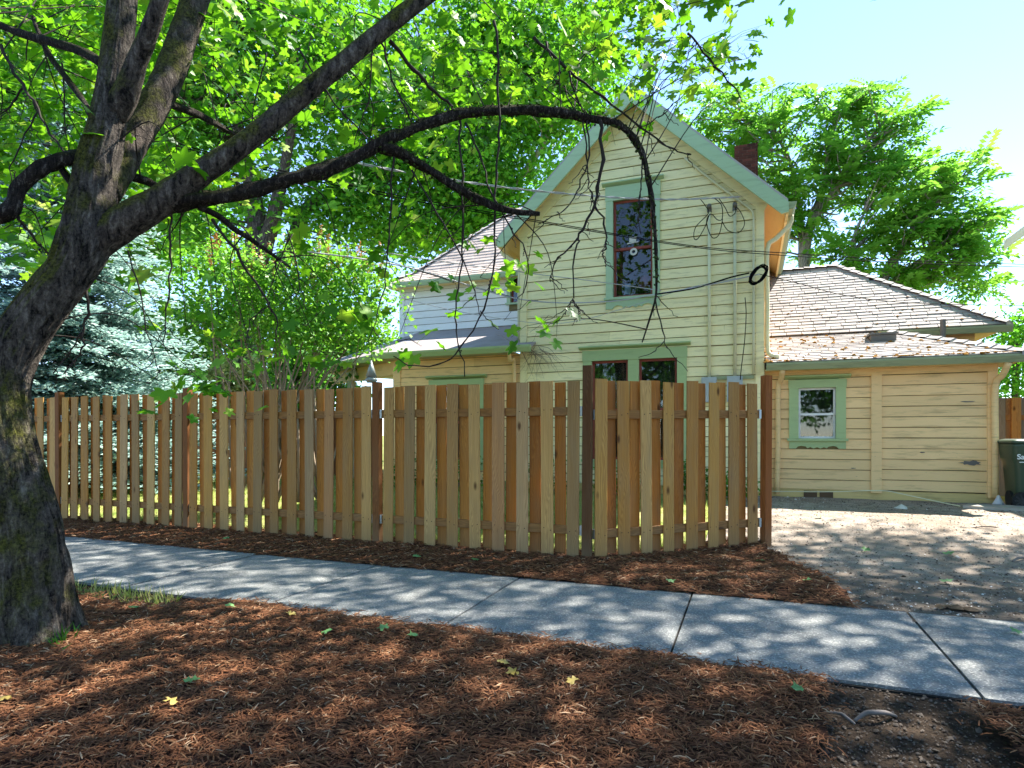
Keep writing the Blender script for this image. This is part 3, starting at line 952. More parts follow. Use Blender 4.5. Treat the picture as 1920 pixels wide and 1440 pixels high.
hpart('soffit', 'soffit_paint', MB().slab([(2.2, Yb + 0.06, ZB - 0.07), (XCR - 0.02, Yb + 0.06, ZB - 0.07), (XCR - 0.02, 18.2, ZB - 0.07), (2.2, 18.2, ZB - 0.07)], 0.02))
shm = MB()
shm.add([(-0.5, -0.5, 0.0), (0.5, -0.5, 0.0), (-0.5, -0.5, 1.0), (0.5, -0.5, 1.0), (-0.5, 0.5, 0.25), (0.5, 0.5, 0.25)], [(0, 1, 3, 2), (2, 3, 5, 4), (0, 2, 4), (1, 5, 3)])
shme = shm.mesh('shingle'); shme.materials.append(MATS['shingle_grey'])
def shingle_spots(O, U, Vd, ulen, vlen, inside, e, tab, seed):
    rg_ = random.Random(seed)
    O, U, Vd = Vector(O), Vector(U).normalized(), Vector(Vd).normalized()
    Nn = U.cross(Vd).normalized()
    out = []
    for r_ in range(int(vlen / e) + 1):
        x = -rg_.uniform(0, tab)
        while x < ulen:
            t = tab * rg_.choice((0.8, 1.0, 1.0, 1.25))
            a, b = max(x, 0), min(x + t, ulen)
            x += t
            vc = (r_ + 0.5) * e
            if b - a < 0.05: continue
            if not inside((a + b) / 2, vc): continue
            lift = rg_.uniform(0.0, 0.006) * (rg_.random() < 0.35)
            out.append((O + U * ((a + b) / 2) + Vd * vc + Nn * (0.003 + lift), U, Vd, Nn, b - a - 0.010, e * 1.04, 0.014 + rg_.uniform(0, 0.008)))
    return out
sl_len = math.hypot(TY - YE, TZ - ZE)
S1 = shingle_spots((XR + 0.03, YE, ZE), (1, 0, 0), (0, TY - YE, TZ - ZE), 3.62, sl_len, lambda u, v: XR + .03 + u < 3.88 - (3.88 - TX) * v / sl_len + 0.02, 0.13, 0.27, 1)
ml = math.hypot(YRG - Yb, ZRG - ZB)
S2 = shingle_spots((XR + 0.01, Yb, ZB), (1, 0, 0), (0, YRG - Yb, ZRG - ZB), 4.15, ml, lambda u, v: XR + u < XCR - (XCR - XRG) * v / ml + 0.02, 0.13, 0.28, 2)
def put_shingle(sp, parent):
    c, U, Vd, Nn, w_, h_, t_ = sp
    o = bpy.data.objects.new('shingle', shme)
    COL.objects.link(o)
    o.parent = parent
    M = Matrix((U * w_, Vd * h_, Nn * t_)).transposed().to_4x4()
    M.translation = c
    o.matrix_local = M
n1 = min(len(S1), 180)
for sp in S1[:n1]: put_shingle(sp, roofS)
for sp in S2[:120]: put_shingle(sp, roofR)
def shingle_mass(sps, mat, name='shingle_courses'):
    mb = MB()
    rg_ = random.Random(4)
    for (c, U, Vd, Nn, w_, h_, t_) in sps:
        mb.add([c + U * (a * w_) + Vd * (b * h_) + Nn * (g * t_) for a, b, g in shm.v], shm.f, rg_.random())
    return mb.build(name, mat, house, kind='stuff')
shingle_mass(S1[n1:] + S2[120:], 'shingle_grey')
def caps(p, q, n, name='hip_cap'):
    p, q = Vector(p), Vector(q)
    mb = MB()
    d = (q - p) / n
    side = Vector((d.y, -d.x, 0)).normalized() * 0.11
    for i in range(n):
        a, b = p + d * i, p + d * (i + 1.05)
        up0, up1 = Vector((0, 0, 0.045 + 0.015)), Vector((0, 0, 0.035))
        dn = Vector((0, 0, -0.045))
        mb.add([a - side + dn + up0, a + up0, a + side + dn + up0, b - side + dn + up1, b + up1, b + side + dn + up1, a - side + dn, a + side + dn],
               [(0, 1, 4, 3), (1, 2, 5, 4), (0, 6, 7, 2, 1)], random.random())
    return mb.build(name, 'shingle_grey', house)
caps((3.9, YE - 0.02, ZE + 0.01), (TX, TY, TZ + 0.01), 11)
caps((XCR + 0.02, Yb - 0.02, ZB + 0.01), (XRG, YRG, ZRG + 0.01), 18)
caps((XR, YRG, ZRG + 0.005), (XRG + 0.02, YRG, ZRG + 0.005), 7, 'ridge_cap')
# moss in the shingle joints and needles along the eave
rg_ = random.Random(21)
mb = MB()
def blob(mb, c, r, fl=0.5):
    n = 6
    vs = [Vector((c[0], c[1], c[2] + r * fl))]
    for ring, (rr, zz) in enumerate(((0.7, 0.35), (1.0, -0.1))):
        for k in range(n):
            a = 6.283 * k / n + ring
            j = rg_.uniform(0.7, 1.2)
            vs.append(Vector((c[0] + math.cos(a) * r * rr * j, c[1] + math.sin(a) * r * rr * j, c[2] + r * fl * zz)))
    fs = [(0, 1 + k, 1 + (k + 1) % n) for k in range(n)] + [(1 + k, 7 + k, 7 + (k + 1) % n, 1 + (k + 1) % n) for k in range(n)]
    mb.add(vs, fs)
for sp in S1:
    if rg_.random() < 0.8:
        c, U, Vd, Nn, w_, h_, t_ = sp
        for _ in range(rg_.choice((1, 1, 2))):
            p = c + U * (w_ * rg_.choice((-0.5, rg_.uniform(-.5, .5)))) - Vd * (h_ * 0.5) + Nn * 0.008
            blob(mb, p, rg_.choice((0.014, 0.02, 0.03, 0.05)), 0.7)
for sp in S2[:150]:
    if rg_.random() < 0.5:
        c, U, Vd, Nn, w_, h_, t_ = sp
        blob(mb, c + U * (w_ * rg_.uniform(-.5, .5)) - Vd * (h_ * 0.5) + Nn * 0.008, rg_.choice((0.012, 0.018, 0.026, 0.036)), 0.6)
for i in range(160):
    x = rg_.uniform(XR + 0.1, 3.8)
    blob(mb, (x, YE - rg_.uniform(-0.14, 0.03), ZE + 0.012 + 0.02), rg_.uniform(0.015, 0.04), 0.4)
mb.build('roof_moss', 'roof_moss', house, kind='stuff')
# roof vent box and stack pipe
pv = at_y(1653, 636, 12.9)
vz = ZE + (pv.y - YE) * (TZ - ZE) / (TY - YE)
mb = MB().box(pv.x - 0.20, pv.x + 0.20, pv.y - 0.18, pv.y + 0.18, vz - 0.05, vz + 0.07)
mb.box(pv.x - 0.23, pv.x + 0.23, pv.y - 0.21, pv.y + 0.21, vz + 0.075, vz + 0.11)
hpart('roof_vent', 'grey_pipe', mb)
pp = at_y(1768, 632, 13.2)
hpart('stack_pipe', 'grey_pipe', MB().tube([(pp.x, 13.2, 2.8), (pp.x, 13.2, zy(1768, 599, 13.2))], 0.045, 12))
# downspouts
def spout(pts, r=0.04, mat='conduit', name='downspout'):
    return hpart(name, mat, MB().tube(smooth_path(pts, 3) if len(pts) > 2 else pts, r, 8), smooth=True)
xd = xy(1459, YS - 0.09)
spout([(xd + 0.06, YE + 0.02, 2.40), (xd + 0.04, YS - 0.16, 2.25), (xd, YS - 0.085, 2.10), (xd, YS - 0.085, 1.2), (xd - 0.02, YS - 0.085, 0.26)], 0.045, 'warm_bounce_paint')
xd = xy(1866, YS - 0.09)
spout([(xd + 0.09, YE + 0.02, 2.40), (xd + 0.06, YS - 0.20, 2.22), (xd, YS - 0.09, 2.05), (xd, YS - 0.09, 1.2), (xd, YS - 0.09, 0.32)], 0.05, 'warm_bounce_paint')
gz = ZA - XH * PITCH
spout([(XC + XH + 0.07, YR + 0.45, gz - 0.14), (XC + XH + 0.05, YR + 0.45, gz - 0.30), (XR + 0.20, Y0 + 0.15, gz - 0.52), (XR + 0.06, Y0 + 0.12, gz - 0.70), (XR + 0.06, Y0 + 0.12, 3.6), (XR + 0.06, Y0 + 0.12, 2.86), (XR + 0.12, Y0 + 0.08, 2.70), (XR + 0.26, Y0 + 0.05, 2.66)], 0.042, 'conduit')
spout([(XC - XH - 0.06, YR + 0.40, gz - 0.14), (XC - XH - 0.05, YR + 0.40, gz - 0.26), (XL - 0.20, Y0 + 0.08, gz - 0.42), (XL - 0.06, Y0 + 0.06, gz - 0.56), (XL - 0.06, Y0 + 0.06, 4.2), (XL - 0.06, Y0 + 0.06, 3.22)], 0.042, 'conduit')
# electrical conduits on the gable
for u, v0, v1 in ((1330, 398, 708), (1378, 395, 706)):
    x = xy(u, Y0 - 0.06)
    z1_ = zy(u, v0, Y0 - 0.06)
    spout([(x, Y0 - 0.055, zy(u, v1, Y0)), (x, Y0 - 0.055, z1_)], 0.03, 'conduit', 'service_mast')
    hpart('weatherhead', 'grey_pipe', MB().tube(smooth_path([(x, Y0 - 0.055, z1_ + 0.002), (x, Y0 - 0.055, z1_ + 0.06), (x, Y0 - 0.10, z1_ + 0.10), (x, Y0 - 0.15, z1_ + 0.07)], 4), 0.042, 8), smooth=True)
    hpart('meter_box', 'galvanised', MB().box(x - 0.13, x + 0.13, Y0 - 0.15, Y0 - 0.022, zy(u, v1, Y0) - 0.45, zy(u, v1, Y0) - 0.003))
q = [at_y(1284, 296, Y0 - 0.07), at_y(1340, 342, Y0 - 0.07), at_y(1402, 388, Y0 - 0.07), at_y(1413, 405, Y0 - 0.07), at_y(1413, 440, Y0 - 0.07), at_y(1413, 700, Y0 - 0.07)]
spout(q, 0.022, 'conduit', 'conduit_pipe')
hpart('cable_tray', 'gutter_paint', MB().box(xy(1320, Y0), xy(1414, Y0), Y0 - 0.06, Y0 - 0.023, zy(1360, 712, Y0), zy(1360, 706, Y0)))

# ---------------------------------------------------------------- left: ground floor, porch and set-back upper storey
clad_wall('ground_floor_wall', 'warm_bounce_paint', Y0, 0.36, 2.92, lambda z: (-7.26, XL - 0.02), [grow(pl, 0.05)], holes=[pl], seed=12)
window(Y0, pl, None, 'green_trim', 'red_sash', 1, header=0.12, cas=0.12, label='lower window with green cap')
hpart('corner_board', 'warm_bounce_paint', MB().box(-7.28, -7.10, Y0 - 0.04, Y0 + 0.15, 0.2, 2.92))
YU = 14.5
uw = (xy(958, YU), xy(995, YU), zy(965, 568, YU), zy(965, 512, YU))
XU = xy(751, YU)
clad_wall('storey_wall', 'light_paint', YU, 3.9, 5.30, lambda z: (XU, XL), [grow(uw, 0.05)], holes=[uw], seed=14, label='pale set-back upper storey wall')
window(YU, uw, None, 'teal_trim', 'red_sash', 1, header=0.08, cas=0.10, apron=0)
hpart('corner_board', 'light_paint', MB().box(XU - 0.012, XU + 0.13, YU - 0.04, YU + 0.1, 3.8, 5.30))
hpart('side_wall', 'light_paint', MB().add([(XU, YU, 0.2), (XU, 19.4, 0.2), (XU, 19.4, 5.4), (XU, YU, 5.4)], [(3, 2, 1, 0)]))
# hipped roof with flared eaves
ex, ey, ez = XU - 0.25, YU - 0.42, 5.34
f1, fz = 0.55, 0.34
ry = ey + 2.7
rz = ez + fz + (2.7 - f1) * 1.02
P0, P1, P2 = (ex, ey, ez), (ex + f1, ey + f1, ez + fz), (ex + 2.7, ry, rz)
Q0, Q1, Q2 = (XL + 0.6, ey, ez), (XL + 0.6, ey + f1, ez + fz), (XL + 2.2, ry, rz)
by = ry + 2.7
mb = MB().slab([P0, Q0, Q1, P1], 0.06).slab([P1, Q1, Q2, P2], 0.06)
mb.slab([(ex, by, ez), P0, P1, (ex + f1, by - f1, ez + fz)], 0.06).slab([(ex + f1, by - f1, ez + fz), P1, P2], 0.06)
mb.slab([(Q0[0], by, ez), (ex, by, ez), P2, (Q2[0], ry, rz)], 0.06)
hpart('roof', 'roof_joint', mb)
l1 = math.hypot(f1, fz); l2 = math.hypot(2.7 - f1, rz - ez - fz)
S3 = shingle_spots(P0, (1, 0, 0), (0, f1, fz), 5.0, l1, lambda u, v: u > v / l1 * f1 - 0.02 and ex + u < XL + 0.5, 0.16, 0.33, 5)
S4 = shingle_spots(P1, (1, 0, 0), (0, 2.7 - f1, rz - ez - fz), 5.6, l2, lambda u, v: u > v / l2 * (2.7 - f1) - 0.02 and ex + f1 + u < XL + 1.5, 0.16, 0.33, 6)
shingle_mass(S3 + S4, 'shingle_tan')
caps((ex, ey, ez + 0.01), (ex + f1, ey + f1, ez + fz + 0.01), 4)
caps((ex + f1, ey + f1, ez + fz + 0.01), (P2[0], P2[1], P2[2] + 0.01), 15)
hpart('soffit', 'soffit_paint', MB().slab([(ex + 0.03, ey + 0.03, ez - 0.07), (XL, ey + 0.03, ez - 0.07), (XL, YU, ez - 0.07), (ex + 0.03, YU, ez - 0.07)], 0.02))
gut(ey + 0.03, ex - 0.05, XL - 0.3, ez - 0.02, 'teal_trim', 0.11)
# porch roof
ZP, SP = 3.05, 0.31
pz = lambda y: ZP + SP * (y - 11.22)
A, B, C_ = (-3.97, 11.22), (-7.3, 11.22), (-11.1, 13.30)
mb = MB().slab([(-3.97, 11.22, ZP), (-3.97, 11.56, pz(11.56)), (XL - 0.02, 11.56, pz(11.56)), (XL - 0.02, YU - .01, pz(YU)), (-8.3, YU - .01, pz(YU)), (-7.3, 11.22, ZP)][::-1], 0.05)
mb.slab([(-7.3, 11.22, ZP), (-8.3, YU - .01, pz(YU)), (-8.9, 16.5, pz(YU)), (-11.1, 13.30, ZP)][::-1], 0.05)
hpart('porch_roof', 'roll_roofing', mb)
def eave_run(p, q, z, h, out, name, mat, th=0.09):
    p, q = Vector((p[0], p[1], 0)), Vector((q[0], q[1], 0))
    d = (q - p).normalized(); nrm = Vector((-d.y, d.x, 0))
    if nrm.y > 0: nrm = -nrm
    a = [p + nrm * out, p + nrm * (out + th * .55), p + nrm * (out + th), p + nrm * (out + th), p + nrm * out]
    zz = [z - h, z - h, z - h * 0.3, z, z]
    return hpart(name, mat, MB().extr([(v.x, v.y, k) for v, k in zip(a, zz)], tuple(q - p)))
eave_run((-3.95, 11.22), (-7.32, 11.22), ZP - 0.005, 0.13, 0.005, 'gutter', 'green_trim')
eave_run((-7.3, 11.22), (-11.1, 13.30), ZP - 0.008, 0.13, 0.005, 'gutter', 'green_trim')
cd = Vector((-3.8, 2.08, 0)).normalized(); cn = Vector((-cd.y, cd.x, 0))
if cn.y < 0: cn = -cn
b0 = Vector((-7.26, 11.62, 0)) ; b1 = Vector((-11.0, 13.66, 0))
dd = b1 - b0
hpart('porch_beam', 'warm_bounce_paint', MB().extr([tuple(b0 + Vector((0, 0, 2.62))), tuple(b0 + Vector((0, 0, 2.92))), tuple(b0 + cn * 0.12 + Vector((0, 0, 2.92))), tuple(b0 + cn * 0.12 + Vector((0, 0, 2.62)))], tuple(dd)))
hpart('porch_ceiling', 'ceiling_paint', MB().slab([(XL - .05, 11.3, 2.945), (-7.3, 11.3, 2.945), (-11.0, 13.35, 2.945), (-9.2, 16.4, 2.945), (XL - .05, 16.4, 2.945)], 0.02))
hpart('porch_wall', 'warm_bounce_paint', MB().box(-9.4, -7.1, 15.0, 15.1, 0.2, 2.92).box(-7.2, -7.1, 11.76, 15.0, 0.2, 2.92))
for u in (655, 583):
    for it in range(60):
        pass
    r_ = ray(u, HOR)
    # where the view line meets the porch beam line
    M2 = Matrix(((r_.x, -dd.x), (r_.y, -dd.y)))
    s_ = M2.inverted() @ Vector((b0.x, b0.y))
    p = b0 + dd * s_.y + cn * 0.06
    hpart('porch_post', 'light_paint', MB().box(p.x - 0.075, p.x + 0.075, p.y - 0.075, p.y + 0.075, 0.2, 2.62))
hpart('downspout', 'warm_bounce_paint', MB().tube(smooth_path([(-4.42, 11.24, 2.92), (-4.44, 11.34, 2.78), (-4.42, 11.53, 2.62), (-4.42, 11.53, 0.3)], 4), 0.04, 8), smooth=True)

# things about the house
fl = thing('flood_light', 'pair of small pale lamps under the porch ceiling', 'lamp', tuple(at_y(664, 700, 12.55)))
p0 = Vector(fl.location)
for s_ in (-1, 1):
    mb = MB().tube([p0 + Vector((0, 0, 0.1)), p0 + Vector((s_ * 0.05, -0.03, 0.02)), p0 + Vector((s_ * 0.10, -0.10, -0.05))], [0.02, 0.045, 0.075], 10)
    mb.build('lamp_head', 'white_vinyl', fl, True)
MB().box(p0.x - 0.06, p0.x + 0.06, p0.y - 0.06, p0.y + 0.06, p0.z + 0.09, p0.z + 0.16).build('bracket', 'white_vinyl', fl)
bd = at_d(696, 698, 9.4)
bf = thing('bird_feeder', 'pointed grey hanging bird feeder above the tall fence post', 'bird feeder', tuple(bd))
MB().tube([bd + Vector((0, 0, 0.18)), bd + Vector((0, 0, -0.07))], [0.008, 0.085], 12).build('hood', 'zinc_hood', bf, True)
MB().tube([bd + Vector((0, 0, -0.07)), bd + Vector((0, 0, -0.12)), bd + Vector((0, 0, -0.16))], [0.055, 0.10, 0.06], 12).build('seed_tray', 'zinc_hood', bf, True)
MB().tube([bd + Vector((0, 0, 0.17)), bd + Vector((0.0, 0.02, 1.1))], 0.004, 5).build('hanger', 'black_cable', bf)
wr = at_d(591, 722, 14.6)
mb = MB()
for i in range(46):
    a = i * 0.9
    blob(mb, (wr.x + 0.16 * math.cos(a) + rg_.uniform(-.05, .05), wr.y + rg_.uniform(-.05, .05), wr.z + 0.16 * math.sin(a) + rg_.uniform(-.05, .05)), rg_.uniform(0.03, 0.06), 0.9)
mb.build('wreath', 'pink_rose', None, False, label='pale round wreath hanging under the porch beam', category='wreath')
# inside the upper window
q0 = at_y(1210, 530, Y0 + 0.45)
lm = thing('table_lamp', 'round red shade seen through the upper gable window', 'lamp', (q0.x, q0.y, q0.z - 0.3))
mb = MB(); vs = []
for i in range(9):
    th = math.pi * i / 8
    vs.append((th, 0.15 * math.sin(th) + 0.002))
mb.tube([(q0.x, q0.y, q0.z - 0.15 * math.cos(t)) for t, r_ in vs], [r_ for t, r_ in vs], 14)
mb.build('lamp_shade', 'red_lamp', lm, True)
MB().tube([(q0.x, q0.y, q0.z - 0.6), (q0.x, q0.y, q0.z - 0.13)], 0.02, 8).build('stem', 'brown_box', lm)
q1 = at_y(1177, 541, Y0 + 0.3)
mb = MB().bevbox(0.06, 0.04, 0.2, 0.02)
mb.build('cloth_bag', 'blue_cloth', None, label='light blue bag standing on the upper window sill', category='bag', loc=(q1.x, q1.y, q1.z - 0.12))
q2 = at_y(1187, 455, Y0 + 0.022)
mb = MB()
def disc(mb, cx, cz, y, rx, rz, n=16, hole=0.0):
    o = [(cx + rx * math.cos(6.283 * k / n), y, cz + rz * math.sin(6.283 * k / n)) for k in range(n)]
    if hole:
        i_ = [(cx + rx * hole * math.cos(6.283 * k / n), y, cz + rz * hole * math.sin(6.283 * k / n)) for k in range(n)]
        mb.add(o + i_, [(k, (k + 1) % n, n + (k + 1) % n, n + k) for k in range(n)])
    else:
        mb.add(o, [tuple(range(n))])
mb.extr([(q2.x - 0.07, q2.y, q2.z + 0.02), (q2.x + 0.05, q2.y, q2.z - 0.0), (q2.x + 0.07, q2.y, q2.z + 0.11), (q2.x - 0.07, q2.y, q2.z + 0.12)], (0, 0.004, 0))
mb.extr([(q2.x - 0.11, q2.y, q2.z - 0.02), (q2.x + 0.10, q2.y, q2.z + 0.0), (q2.x + 0.10, q2.y, q2.z + 0.018), (q2.x - 0.11, q2.y, q2.z + 0.005)], (0, 0.004, 0))
disc(mb, q2.x + 0.01, q2.z - 0.17, q2.y + 0.005, 0.07, 0.07, 16, 0.45)
mb.build('window_sticker', 'stone_white', None, label='white hat and ring shaped sticker on the upper window glass', category='sticker')
# bare patches where the paint has flaked off the front room
rp = random.Random(31)
for (u, v, rx, rz_) in ((1822, 868, 20, 5), (1815, 753, 12, 1.2), (1600, 878, 6, 1.0), (1730, 848, 5, 1.2)):
    c = at_y(u, v, YS - 0.0285)
    n = 18
    k = 9.3 / F
    q = [(c.x + rx * k * math.cos(6.283 * i / n) * rp.uniform(.6, 1.15), YS - 0.0285, c.z + rz_ * k * math.sin(6.283 * i / n) * rp.uniform(.5, 1.2)) for i in range(n)]
    hpart('flaked_paint', 'grey_pipe', MB().extr(q, (0, 0.012, 0)))
#SPLIT-FENCE
# ================================================================== FENCES
TINTS = ['c8964e', 'bc8642', 'd0a464', 'c09456', 'b08248', 'c6a070', 'b88a50', 'cc9a50', 'a88454', 'c08e5c', 'd2aa6c', 'b09068']
BACKT = ['c4843c', 'ba7832', 'c88c46', 'b07030']  # back boards: orange of light bounced between boards put into the tint
fence = thing('picket_fence', 'new cedar board fence with alternating boards beside the sidewalk', 'fence', (-1.54, FY, 0))
def board(mb_w, mb_t, h, pos, rz, color, mat='picket_wood', name='picket', parent=None, top=0.0):
    mb = MB().bevbox(mb_w / 2, mb_t / 2, h, 0.004, top)
    o = mb.build(name, mat, parent or fence, loc=pos, color=color)
    o.rotation_euler = (random.uniform(-.004, .004), random.uniform(-.008, .008), rz + random.uniform(-.02, .02))
    return o
BT, RT = 0.019, 0.038
NAILS = MB()
def run(S, E, fronts, backs, zt0, zt1, rails):
    S, E = Vector((S[0], S[1], 0)), Vector((E[0], E[1], 0))
    d = (E - S).normalized(); L = (E - S).length
    rz = math.atan2(d.y, d.x)
    nrm = Vector((d.y, -d.x, 0))       # towards the street
    for lst, sgn, tints in ((fronts, 1, TINTS), (backs, -1, BACKT)):
        for t in lst:
            f_ = min(max(t / L, 0), 1)
            p = S + d * t + nrm * sgn * (RT / 2 + BT / 2 + 0.001)
            zb = ground_h(p.x, p.y) - 0.06
            ztp = zt0 + (zt1 - zt0) * f_ + random.uniform(-.014, .012)
            w_ = random.uniform(0.128, 0.143)
            if sgn < 0: w_ -= 0.02; zb += 0.12 + random.uniform(-.01, .02)
            board(w_, BT, ztp - zb, (p.x, p.y, zb), rz, random.choice(tints), top=random.uniform(-.002, .002))
    for t in fronts:
        for (za, zb) in rails:
            for q in (-0.035, 0.035):
                p = S + d * (t + q + random.uniform(-.008, .008)) + nrm * (RT / 2 + BT + 0.0015)
                z_ = za + (zb - za) * t / L + random.uniform(-.02, .02)
                NAILS.tube([p + Vector((0, 0, z_)) - nrm * 0.002, p + Vector((0, 0, z_)) + nrm * 0.0015], 0.0055, 6)
    for (za, zb) in rails:
        mb = MB().bevbox(RT / 2, 0.044, L - 0.10, 0.003)
        o = mb.build('rail', 'picket_wood', fence, loc=(S.x + d.x * 0.05, S.y + d.y * 0.05, za), color='9a6d3c')
        o.rotation_euler = Vector((d.x * L, d.y * L, zb - za)).to_track_quat('Z', 'Y').to_euler()
        for q, s_ in ((S, 1), (E, -1)):
            z_ = za if s_ == 1 else zb
            c = q + d * s_ * 0.055
            m_ = MB().box(-0.014, 0.014, -0.026, 0.026, -0.05, 0.05)
            b_ = m_.build('bracket', 'galvanised', fence, loc=(c.x, c.y, z_))
            b_.rotation_euler = (0, 0, rz)
def on_line(u, S, E):
    r_ = ray(u, HOR)
    dx, dy = E[0] - S[0], E[1] - S[1]
    L = math.hypot(dx, dy)
    s_ = (Matrix(((r_.x, -dx / L), (r_.y, -dy / L))).inverted() @ Vector((S[0], S[1])))
    return s_.y
def post(x, y, h, rz=0, col='7a4a26'):
    zb = ground_h(x, y) - 0.1
    board(0.09, 0.09, h - zb, (x, y, zb), rz, col, 'post_wood', 'post')
PX = [xy(u, FY) for u in (1100, 708, 352, 113)] + [-12.1, -14.7]
front_px = [[730, 769, 808, 850, 893, 936, 981, 1028, 1075], [370, 395, 427, 456, 489, 521, 553, 587, 621, 653, 688],
            [125, 143, 163, 185, 208, 235, 259, 286, 314, 338]]
for i in range(5):
    S, E = (PX[i + 1], FY), (PX[i], FY)
    if i < 3:
        fr = sorted(on_line(u, S, E) for u in front_px[i])
        if i == 1:      # closer, evener spacing on the long bay
            fr = [0.13 + (PX[1] - PX[2] - 0.26) * k / 10 for k in range(11)]
    else:
        n_ = 9; L = E[0] - S[0]
        fr = [0.12 + (L - 0.24) * k / (n_ - 1) for k in range(n_)]
    bk = [(a + b) / 2 - 0.012 for a, b in zip(fr[:-1], fr[1:])]
    run(S, E, fr, bk, 1.855, 1.855, [(0.325, 0.325), (1.54, 1.54)])
for i, x in enumerate(PX):
    post(x, FY, 2.0 if i == 0 else 1.90 + 0.01 * i, 0, '664426' if i == 0 else '86552c')
S, E = (PX[0] + 0.02, FY + 0.02), (0.14, 7.45)
fr = [on_line(u, S, E) for u in (1124, 1168, 1210, 1251, 1294, 1334, 1372, 1408)]
bk = [(a + b) / 2 + 0.015 for a, b in zip(fr[:-1], fr[1:])]
run(S, E, fr, bk, 1.86, 1.875, [(0.285, 0.315), (1.505, 1.53)])
post(E[0] + 0.03, E[1] + 0.02, 1.965, math.atan2(E[1] - S[1], E[0] - S[0]), '9a5a2a')

NAILS.build('nail_heads', 'rubber', fence, kind='stuff')
ff = thing('board_fence', 'reddish brown board fence at the back of the lawn', 'fence', (-14, 13.2, 0.2))
x = -22.0
while x < -8.9:
    w_ = random.uniform(0.135, 0.145)
    MB().bevbox(w_ / 2, 0.01, 1.75, 0.003).build('board', 'post_wood', ff, loc=(x, 13.2 + random.uniform(-.004, .004), 0.18), color=random.choice(['8a5a3c', '7d5038', '946646', 'a07455']))
    x += 0.15
for z_ in (0.5, 1.6):
    MB().box(-22, -8.9, 13.222, 13.26, z_ - 0.045, z_ + 0.045).build('rail', 'post_wood', ff, color='6b4022')
rf = thing('board_fence', 'orange cedar fence behind the green bin', 'fence', (5.5, 13.4, 0.2))
x = 3.85; k = 0
while x < 8.5:
    k += 1
    MB().bevbox(0.07, 0.01, 1.76, 0.003).build('board', 'picket_wood', rf, loc=(x, 13.4 + (0.06 if k % 2 else 0), 0.2), color=['c98f4c', '9a8a76', 'b98450'][k % 3])
    x += 0.115
MB().box(3.75, 8.5, 13.412, 13.448, 1.56, 1.65).build('rail', 'picket_wood', rf, color='b5793c')
MB().box(3.75, 8.5, 13.412, 13.448, 0.5, 0.59).build('rail', 'picket_wood', rf, color='b5793c')

# ------------------------------------------------------------------ wheeled bin
BX, BY, BZ = 3.90, 11.38, 0.20
wb_ = thing('wheeled_bin', 'dark green wheeled garbage bin beside the house corner', 'bin', (BX, BY, BZ))
def ring_body(levels):
    mb = MB(); n = 0; rings = []
    for (z, hx, hy, oy, r_) in levels:
        pts = []
        for sx, sy, a0 in ((1, -1, -90), (1, 1, 0), (-1, 1, 90), (-1, -1, 180)):
            for q in range(4):
                a = R(a0 + q * 30)
                pts.append((sx * (hx - r_) + r_ * math.cos(a), oy + sy * (hy - r_) + r_ * math.sin(a), z))
        rings.append(pts)
    vs = [p for r_ in rings for p in r_]; m_ = 16
    fs = [(i * m_ + k, i * m_ + (k + 1) % m_, (i + 1) * m_ + (k + 1) % m_, (i + 1) * m_ + k) for i in range(len(rings) - 1) for k in range(m_)]
    fs += [tuple(range(m_ - 1, -1, -1)), tuple(range((len(rings) - 1) * m_, len(rings) * m_))]
    return mb.add(vs, fs)
def at_bin(mb):
    mb.v = [(x + BX, y + BY, z + BZ) for x, y, z in mb.v]; return mb
at_bin(ring_body([(0.06, 0.20, 0.22, 0, 0.06), (0.12, 0.21, 0.24, 0, 0.06), (0.66, 0.245, 0.28, 0, 0.07), (0.74, 0.275, 0.30, 0, 0.09), (0.93, 0.285, 0.33, 0, 0.06), (0.97, 0.285, 0.33, 0, 0.06)])).build('body', 'bin_plastic', wb_, True)
at_bin(ring_body([(0.972, 0.30, 0.345, 0, 0.05), (0.992, 0.305, 0.35, 0, 0.05), (1.02, 0.28, 0.32, 0.0, 0.06), (1.035, 0.22, 0.26, 0.0, 0.06)])).build('lid', 'bin_plastic', wb_, True)
for sy in (-1,):
    pass
for wx in (-0.225, 0.225):
    c = Vector((BX + wx, BY - 0.02, BZ + 0.128))
    MB().tube([c + Vector((-0.025, 0, 0)), c + Vector((0.025, 0, 0))], 0.128, 24).build('wheel', 'rubber', wb_)
# the wheel that faces the street side with its spokes
c = Vector((BX - 0.17, BY - 0.30, BZ + 0.128))
wh = MB().tube([c + Vector((0, -0.025, 0)), c + Vector((0, -0.03, 0)), c + Vector((0, 0.03, 0)), c + Vector((0, 0.025, 0))], [0.118, 0.128, 0.128, 0.118], 28).build('wheel', 'rubber', wb_)
mb = MB()
for k in range(10):
    a = 6.283 * k / 10
    dv = Vector((math.cos(a), 0, math.sin(a))); pv_ = Vector((-dv.z, 0, dv.x)) * 0.010
    mb.extr([c + dv * 0.025 + pv_ + Vector((0, -0.03, 0)), c + dv * 0.10 + pv_ + Vector((0, -0.034, 0)), c + dv * 0.10 - pv_ + Vector((0, -0.034, 0)), c + dv * 0.025 - pv_ + Vector((0, -0.03, 0))], (0, -0.012, 0))
mb.tube([c + Vector((0, -0.05, 0)), c + Vector((0, -0.028, 0))], 0.03, 12)
mb.build('rim', 'wheel_grey', wh)
fc = bpy.data.curves.new('lettering', 'FONT'); fc.body = 'San'; fc.size = 0.105; fc.extrude = 0.001; fc.offset = 0.002
fo = bpy.data.objects.new('lettering', fc); COL.objects.link(fo); fc.materials.append(MATS['white_print'])
fo.parent = wb_; fo.matrix_parent_inverse = Matrix.Translation(-Vector(wb_.location))
tp = at_y(1907, 861, BY - 0.331)
fo.location = (tp.x, BY - 0.331, tp.z); fo.rotation_euler = (R(88), 0, 0)
